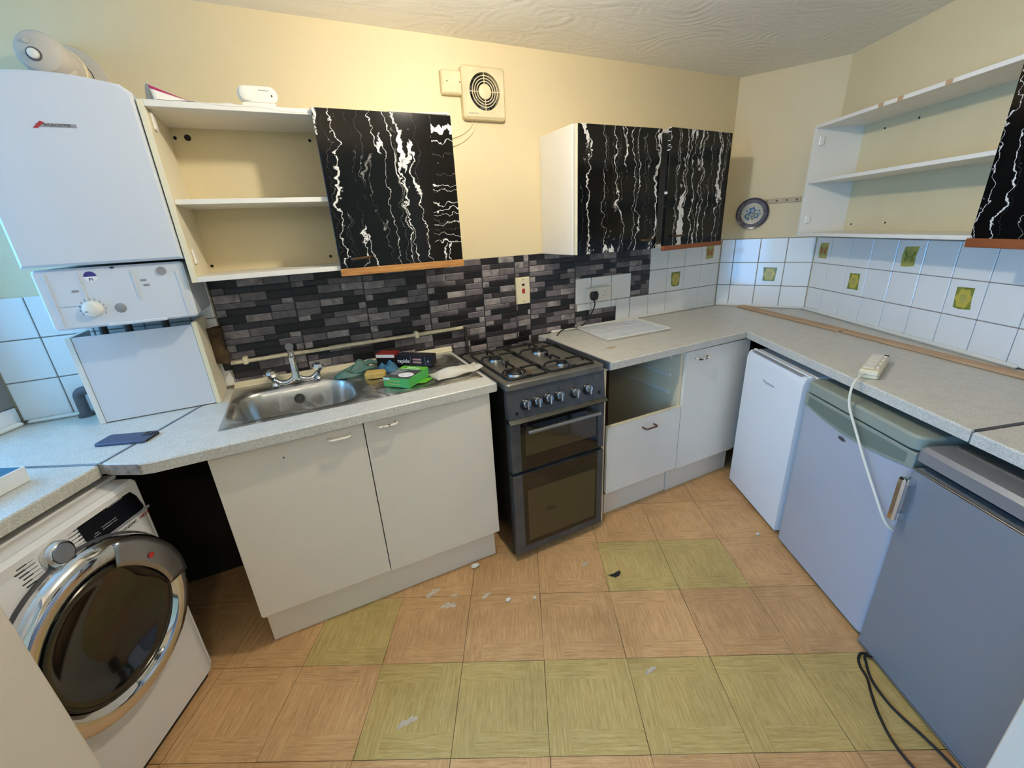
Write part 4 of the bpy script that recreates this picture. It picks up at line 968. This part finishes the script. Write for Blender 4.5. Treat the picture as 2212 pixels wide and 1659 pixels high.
MB().lathe([(.027, .021), (.024, .026), (0, .027)], (.020, yf(.784), .784), (0, -1, .12), 30).build('knob_cap', 'brushed', kn)
for sx in (-1, 1):
    for k in range(8):
        z = .748+k*.0098
        if sx > 0 and z > .81: continue
        x0 = .020+sx*.042; x1 = .020+sx*(.058+.004*(k % 3)); x2 = x1+sx*.022
        MB().box(min(x0, x1), max(x0, x1), yf(z)-.0012, yf(z)+.001, z-.0005, z+.0005).box(min(x1, x2), max(x1, x2), yf(z)-.0012, yf(z)+.001, z-.0018, z+.0018).build('program_label', 'boxgrey', wm, 0)
WD = (.032, .502)
dr1 = MB().lathe([(.260, 0), (.262, .012), (.258, .030), (.248, .044), (.232, .050), (.212, .050), (.202, .044), (.190, .034)], (WD[0], -.050, WD[1]), (0, -1, 0), 56).build('door', 'chrome', wm, .8)
MB().lathe([(.267, 0), (.267, .006), (.258, .008)], (WD[0], -.050, WD[1]), (0, -1, 0), 56).build('door_seal', 'boxgrey', dr1)
MB().lathe([(.190, .036), (.180, .038), (.165, .034), (.150, .028), (.10, .010), (.05, .002), (0, 0)], (WD[0], -.050, WD[1]), (0, -1, 0), 48).build('door_glass', 'drum', dr1, .8)
MB().lathe([(.189, .0385), (.186, .0415), (.180, .0405), (.178, .038)], (WD[0], -.050, WD[1]), (0, -1, 0), 48).build('glass_ring', 'drumgrey', dr1)
# handle flap at the upper right of the door
def hflap(u, v):
    a = math.radians(-4+76*u); ro = .247; ri = .178-.014*math.sin(PI*u); r = ri+(ro-ri)*v
    return (WD[0]+r*math.cos(a), -.050-.050-.006*math.sin(PI*u)*(1-v*.6), WD[1]+r*math.sin(a))
MB().grid(hflap, 18, 5).build('handle_flap', 'brushed', dr1, .8, solid=.003)
def hrec(u, v):
    a = math.radians(-2+72*u); ro = .178-.014*math.sin(PI*u); ri = ro-.018*math.sin(PI*u)-.003; r = ri+(ro-ri)*v
    return (WD[0]+r*math.cos(a), -.094+.02*(1-v), WD[1]+r*math.sin(a))
MB().grid(hrec, 18, 3).build('handle_recess', 'black', dr1, .8, solid=.002)
MB().prism(circle(WD[0]+.150, WD[1]+.128, .010, 16, .0085), -.1075, -.1085, 'y').build('logo', 'logored', dr1, 0, label='round red logo')
MB().box(-.25, .25, -.046, .3, 0, .012).build('base', 'black', wm)

# ------------------------------------------------------------------ fridges on the right
f1 = thing('fridge', 'white under-counter fridge beside the corner unit', 'fridge', FR @ T(.590, 0, 0))
MB().box(.004, .468, -.600, -.06, .012, .832, .006).build('body', 'whitecool', f1)
MB().box(.0, .472, -.602, -.04, .822, .838, .006).build('top', 'whitecool', f1)
fd = MB().prism([(-.655, .025), (-.655, .800), (-.648, .824), (-.640, .834), (-.606, .834), (-.606, .025)], .0, .472, 'x').build('door', 'whitecool', f1)
MB().box(.03, .44, -.650, -.628, .833, .8365, .002).build('grip_groove', 'greyp', fd, label='grey grip groove')
MB().box(.0, .472, -.628, -.610, .834, .842, .003).build('grip_lip', 'whitecool', fd)
text('fridgemaster', .020, 'greyp', fd, T(.228, -.6556, .722) @ FACE)
f2 = thing('fridge', 'silver under-counter fridge with green-grey top', 'fridge', FR @ T(1.098, 0, 0))
MB().box(.006, .532, -.605, -.06, .015, .80, .006).build('body', 'frdark', f2)
fd = MB().prism(rrect(.0, .538, -.662, -.610, .022, 5), .022, .738, 'z').build('door', 'frsilver', f2)
def arch(u): return .735-.028*math.sin(PI*u)
b = MB()
xs_ = [k/24 for k in range(25)]
poly = [(.002+.534*u, arch(u)) for u in xs_]+[(.536, .790), (.002, .790)]
b.prism(poly, -.612, -.664, 'y', bev=.003).build('door_cap', 'frgreen', fd, label='green-grey door cap')
poly = [(.03+.478*u, .742-.022*math.sin(PI*u)) for u in xs_]+[(.508, .778), (.03, .778)]
MB().prism(poly, -.6641, -.6646, 'y').build('grip_recess', 'frgreen2', fd, label='dark curved grip recess')
MB().prism([(.02+.498*u, .736-.026*math.sin(PI*u)) for u in xs_]+[(.02+.498*u, .740-.026*math.sin(PI*u)) for u in xs_[::-1]], -.6640, -.6665, 'y').build('grip_lip', 'frgreen', fd)
MB().prism(rrect(-.002, .540, -.668, -.05, .035, 6), .800, .845, 'z', bev=.008).build('top', 'frgreen', f2, label='green-grey plastic top')
MB().prism(rrect(.06, .48, -.56, -.10, .02, 4), .8452, .8458, 'z').build('top_panel', 'frtop', f2)
MB().prism(circle(.245, .690, .022, 24, .011), -.662, -.6645, 'y', bev=.001).build('badge', 'badge', fd, label='oval grey badge')
MB().prism(circle(.245, .690, .017, 24, .007), -.6645, -.6650, 'y').build('badge_print', 'boxgrey', [o for o in fd.children if o.name.startswith('badge')][0], 0)
f3 = thing('fridge', 'dark silver under-counter fridge nearest the doorway', 'fridge', FR @ T(1.650, 0, 0))
MB().box(.006, .546, -.620, -.06, .015, .79, .006).build('body', 'black', f3)
fd = MB().box(.0, .552, -.680, -.628, .012, .752, .006).build('door', 'frdark', f3)
for (za, zb) in ((.748, .754), (.010, .014)): MB().box(.0, .552, -.681, -.676, za, zb, .001).build('edge_band', 'brushed', fd)
MB().prism(rrect(.0, .552, -.684, -.05, .02, 5), .785, .832, 'z', bev=.012).build('top', 'brushtop', f3, label='pale silver rounded top')
MB().prism(rrect(.02, .532, -.60, -.07, .02, 5), .832, .836, 'z', bev=.002).build('top_panel', 'frtop', f3)
hd = MB().box(.004, .030, -.722, -.705, .570, .728, .006).box(.006, .028, -.708, -.678, .70, .725, .003).box(.006, .028, -.708, -.678, .573, .598, .003).build('handle', 'chrome', fd, label='chrome vertical handle')
for f_ in (f1, f2, f3):
    for (x, y) in ((.05, -.56), (.42, -.56), (.05, -.12), (.42, -.12)): MB().cyl((x, y, 0), (x, y, .026), .016, n=10).build('foot', 'black', f_)

# ------------------------------------------------------------------ things on the worktops
ex = thing('extension_lead', 'cream four-gang extension lead lying on the right worktop', 'extension lead', FR @ T(1.213, -.498, ZW) @ RZ(math.atan2(-.177, .170)))
MB().box(-.130, .130, -.030, .030, .001, .034, .005).build('block', 'cream', ex)
for k in range(4):
    x = -.090+k*.056
    MB().box(x-.022, x+.022, -.024, .010, .034, .0365, .002).build('socket', 'plastic', ex)
    MB().box(x-.010, x+.010, .014, .024, .034, .039, .002).build('rocker', 'plastic', ex)
MB().box(.128, .1315, -.029, .029, .016, .0172).build('seam', 'greyp', ex)
MB().box(-.128, -.116, .012, .026, .034, .0355).build('neon', 'dark', ex)
cbl = MB().tube([(1.290, -.590, .934), (1.315, -.628, .938), (1.342, -.668, .922), (1.362, -.690, .890), (1.380, -.695, .84), (1.436, -.695, .765), (1.492, -.695, .692), (1.573, -.694, .595), (1.628, -.690, .530), (1.643, -.660, .50), (1.644, -.56, .45)], .0042, 8, smooth=8).build('cable', 'wcable', ex)
cbl.matrix_local = ex.matrix_world.inverted() @ FR
# bare battens at the back of the right worktop
def batten(a, b_, w_, label, dz):
    va, vb = Vector(a), Vector(b_); L_ = (vb-va).length; an = math.atan2(vb.y-va.y, vb.x-va.x)
    o = MB().box(0, L_, -w_/2, w_/2, 0, .011, .002).build('timber_batten', 'plank')
    return tag(o, label, 'batten', mw=FR @ T(a[0], a[1], ZW+.001+dz) @ RZ(an))
batten((-.178, -.330, 0), (.62, -.190, 0), .060, 'bare timber batten at the corner end of the right worktop', 0)
batten((.63, -.188, 0), (1.50, -.062, 0), .052, 'bare timber batten running out of frame along the right wall', 0)
# wire rack
rk = thing('wire_rack', 'white plastic-coated wire fridge shelf on the worktop', 'rack', T(0, 0, ZW))
A, B_, Cc, D_ = Vector((1.835, -.030, .014)), Vector((1.795, -.372, .014)), Vector((2.240, -.380, .014)), Vector((2.270, -.072, .014))
MB().tube([A, B_, Cc, D_], .0042, 8, closed=True).build('rim_wire', 'plastic', rk)
for t in (.36, .68): MB().tube([A.lerp(B_, t)-Vector((0, 0, .003)), D_.lerp(Cc, t)-Vector((0, 0, .003))], .0034, 6).build('cross_wire', 'plastic', rk)
for k in range(1, 23): MB().tube([A.lerp(D_, k/23), B_.lerp(Cc, k/23)], .0028, 5).build('wire', 'whitecool', rk)
for p in (A, D_): MB().tube([p, p+Vector((0, .018, .006)), p+Vector((0, .022, -.010))], .0042, 6).build('hook_end', 'plastic', rk)
# phone
ph = thing('mobile_phone', 'slate blue mobile phone face down by the boiler boxing', 'phone', T(-.238, -.415, ZW) @ RZ(math.atan2(-.060, .158)))
MB().prism(rrect(-.080, .080, -.038, .038, .011), .0005, .0095, 'z', bev=.0025).build('case', 'phone', ph)
MB().prism(rrect(.036, .077, .002, .035, .008), .0095, .0112, 'z', bev=.0008).build('camera_bump', 'phoneblack', ph)
cbm = ph.children[-1]
for (x, y) in ((.047, .010), (.047, .026), (.064, .018)): MB().lathe([(.006, 0), (.006, .0012), (.004, .0006), (0, .0006)], (x, y, .0112), (0, 0, 1), 14).build('lens', 'glassblack', cbm)
MB().box(.0795, .0812, -.030, .030, .002, .008).build('edge', 'phoneblack', ph)
# carton at the far left
wbx = thing('carton', 'small white and blue carton on the worktop over the washing machine', 'carton', FL @ T(-.105, .145, ZW))
MB().box(-.10, .035, -.02, .10, .001, .046, .001).build('box', 'paper', wbx); MB().box(-.095, .030, -.015, .095, .046, .0466).build('printed_lid', 'blue', wbx)
# draining-board clutter
ZD = ZW+.003
def lump(name, mat, label, cat, cx, cy_, fx, fy, hgt, rot, f, nu=22, nv=16):
    b = MB()
    def s_(u, v):
        a = 2*PI*u; r = v; x = r*math.cos(a); y = r*math.sin(a)
        z = f(x, y)*(1-r**3)
        return (x*fx, y*fy, max(0, z)*hgt)
    b.grid(s_, nu, nv)
    return tag(b.build(name, mat, None, 1.2), label, cat, mw=T(cx, cy_, ZD) @ RZ(rot))
lump('rubber_glove', 'glove', 'crumpled teal rubber glove on the draining board', 'glove', .530, -.115, .105, .052, .048, .35, lambda x, y: .55+.30*math.sin(5*x+2*y)+.25*math.cos(7*y-3*x)+.18*math.sin(11*x*y+3*x))
gv = bpy.data.objects['rubber_glove']
MB().tube([(-.02, -.035, .010), (.02, -.052, .022), (.055, -.045, .018), (.075, -.03, .008)], lambda t: .012-.004*t, 8, smooth=5).build('finger', 'glove', gv); MB().tube([(.04, .0, .025), (.075, -.008, .036), (.105, -.012, .022)], lambda t: .013-.004*t, 8, smooth=5).build('finger', 'glove', gv)
tag(MB().prism(rrect(-.045, .045, -.028, .028, .012), 0, .026, 'z', bev=.006).build('sponge', 'sponge'), 'yellow washing-up sponge on the draining board', 'sponge', mw=T(.602, -.232, ZD) @ RZ(-.30))
lump('blue_cloth', 'blue', 'folded blue cloth between the glove and the green box', 'cloth', .672, -.170, .060, .036, .046, -.75, lambda x, y: .62+.3*math.sin(6*x)+.22*math.cos(8*y+2*x))
gb = thing('alarm_box', 'green and grey smoke alarm carton on the draining board', 'carton', T(.712, -.380, ZD) @ RZ(-.80))
# local x = towards the front-right corner, box 0.13 x 0.155 x 0.042
MB().box(-.062, .062, -.080, .078, .001, .042, .0008).build('box', 'green2', gb)
MB().box(-.0615, .0615, -.0795, .030, .042, .0426).build('printed_top', 'boxgrey', gb)
MB().box(-.0615, .0615, .030, .078, .042, .0428).build('brand_band', 'green', gb)
tp_ = [o for o in gb.children if o.name.startswith('printed_top')][0]
MB().prism(circle(.022, -.035, .034, 28, .028), .0426, .0430).build('alarm_picture', 'paper', tp_, 0); MB().lathe([(.015, .0431), (.0162, .0433), (.0175, .0431)], (.022, -.035, 0), (0, 0, 1), 24).build('picture_ring', 'greyp', tp_)
for k in range(5): MB().box(-.055, -.055+.05-.004*k, .018-k*.014-.0015, .018-k*.014+.0015, .0426, .0429).build('print_line', 'paper', tp_)
text('FireAngel', .017, 'paper', [o for o in gb.children if o.name.startswith('brand_band')][0], T(.004, .056, .0430), bold=True)
MB().box(-.050, .04, .037, .040, .0428, .0431).build('print_line', 'paper', gb)
for z in (.028, .014): MB().box(-.05, .02, -.0806, -.0798, z-.002, z+.002).build('print_line', 'motifl', gb)
MB().box(-.060, -.030, -.0807, -.0798, .032, .040).build('print_label', 'paper', gb)
MB().prism([(-.06, 0), (-.06, .038), (-.03, .040), (.02, .036), (.055, .036), (.06, 0)], .079, .0797, 'y').build('end_liner', 'palegrey', gb)
fb = MB().add([(.062, -.02, .002), (.062, .05, .002), (.098, .055, .004), (.098, -.01, .004)], [(0, 1, 2, 3)]).build('open_flap', 'green', gb, 0, solid=.0008)
bk = thing('descaler_box', 'open black carton lettered rapide behind the green box', 'carton', T(.800, -.150, ZD) @ RZ(-.72))
MB().box(-.082, .105, -.030, .030, .001, .052, .0008).build('box', 'boxblack', bk)
MB().box(-.122, -.083, -.029, .029, .002, .050).build('open_end', 'palegrey', bk, label='pale open end flap')
text('rapide', .026, 'paper', bk, T(-.040, -.0304, .024) @ FACE, bold=True)
for z in (.034, .020): MB().box(.010, .055, -.0309, -.0302, z-.004, z+.004).build('print_line', 'pink', bk)
MB().box(-.002, -.0008, -.0308, -.0302, .004, .050).box(.074, .0752, -.0308, -.0302, .004, .050).build('panel_rule', 'greyp', bk); MB().box(.087, .092, -.0308, -.0302, .022, .030).build('print_mark', 'paper', bk)
rb = thing('red_box', 'small dark red carton with a white end behind the blue cloth', 'carton', T(.690, -.075, ZD) @ RZ(-.62))
MB().box(-.045, .050, -.030, .034, .001, .040, .0008).build('box', 'black', rb); MB().box(-.045, .050, -.030, .034, .0402, .062, .0008).build('lid', 'boxred', rb); MB().box(-.044, .049, -.0312, -.0302, .044, .058).build('white_end', 'paper', rb)
def bagf(u, v):
    x = -.115+.23*u; w_ = .052*(1-.12*math.sin(u*PI))*(1 if u < .8 else 1-(u-.8)*1.0)
    return (x, -w_+2*w_*v, .004+.030*math.sin(PI*v)*math.sin(PI*min(1, u*1.15))**.6+.003*math.sin(x*48+v*7)+.028*max(0, u-.75)*2)
pb = tag(MB().grid(bagf, 36, 12).build('plastic_bag', 'bag', None, 1.2, solid=.0008), 'crumpled clear plastic bag at the end of the draining board', 'bag', mw=T(.930, -.400, ZD) @ RZ(.15))

# ------------------------------------------------------------------ floor cables and scraps
def fr(s_, d_, z=.005): v = FR @ Vector((s_, -d_, z)); return v
ca = MB().tube([fr(1.75, .60), fr(1.70, .684), fr(1.712, .718), fr(1.745, .738), fr(1.788, .7465), fr(1.84, .772), fr(1.91, .80), fr(1.99, .815), fr(2.08, .80), fr(2.25, .74)], .0042, 8, smooth=8)
tag(ca.build('floor_cable', 'cable'), 'black cable looping widest across the floor by the dark fridge', 'cable')
ca = MB().tube([fr(1.76, .61, .006), fr(1.715, .690, .013), fr(1.74, .716, .014), fr(1.80, .742, .014), fr(1.87, .741, .006), fr(1.925, .728, .006), fr(1.97, .715, .008), fr(2.05, .700, .010), fr(2.16, .692, .008), fr(2.28, .72, .006)], .0042, 8, smooth=8)
tag(ca.build('floor_cable', 'cable'), 'black cable lying closest along the foot of the dark fridge', 'cable')
for (x, y, r, lab) in ((.864, -.590, .016, 'largest white plaster crumb by the sink unit plinth'), (.919, -.841, .010, 'small white crumb on the floor nearest the cooker'), (1.025, -.886, .006, 'tiny white crumb in front of the cooker door'), (2.202, -1.094, .008, 'white crumb on the floor in front of the white fridge')):
    b = MB().sphere((0, 0, 0), r, 9, 6, (1.3, .9, .6)); b.v = [(p[0]*random.uniform(.8, 1.15), p[1]*random.uniform(.8, 1.15), p[2]) for p in b.v]
    tag(b.build('plaster_crumb', 'crumb', None, .8), lab, 'debris', 'crumbs on the floor', mw=T(x, y, r*.6))
b = MB().prism([(.022*math.cos(t)*(1+.5*math.sin(3*t+.6)), .016*math.sin(t)*(1+.45*math.cos(2*t))) for t in [2*PI*k/18 for k in range(18)]], .001, .006)
b.tube([(.01, 0, .003), (.028, .008, .004), (.034, .018, .002)], .0012, 5).tube([(-.01, .004, .003), (-.026, .016, .004), (-.036, .012, .002)], .0012, 5)
tag(b.build('black_scrap', 'soot'), 'torn black scrap on the yellow floor tile', 'debris', mw=T(1.411, -.956, .0))
hl = thing('fill_globe', 'added fill-light globe in the adjoining room, out of view', 'lamp', FR @ T(3.6, -1.7, 2.12))  # emitter added out of view for warm fill light
MB().sphere((0, 0, 0), .11, 24, 14).build('globe', 'fillglobe', hl)
MB().cyl((0, 0, .10), (0, 0, H-2.12), .03, n=14).build('stem', 'plastic', hl)
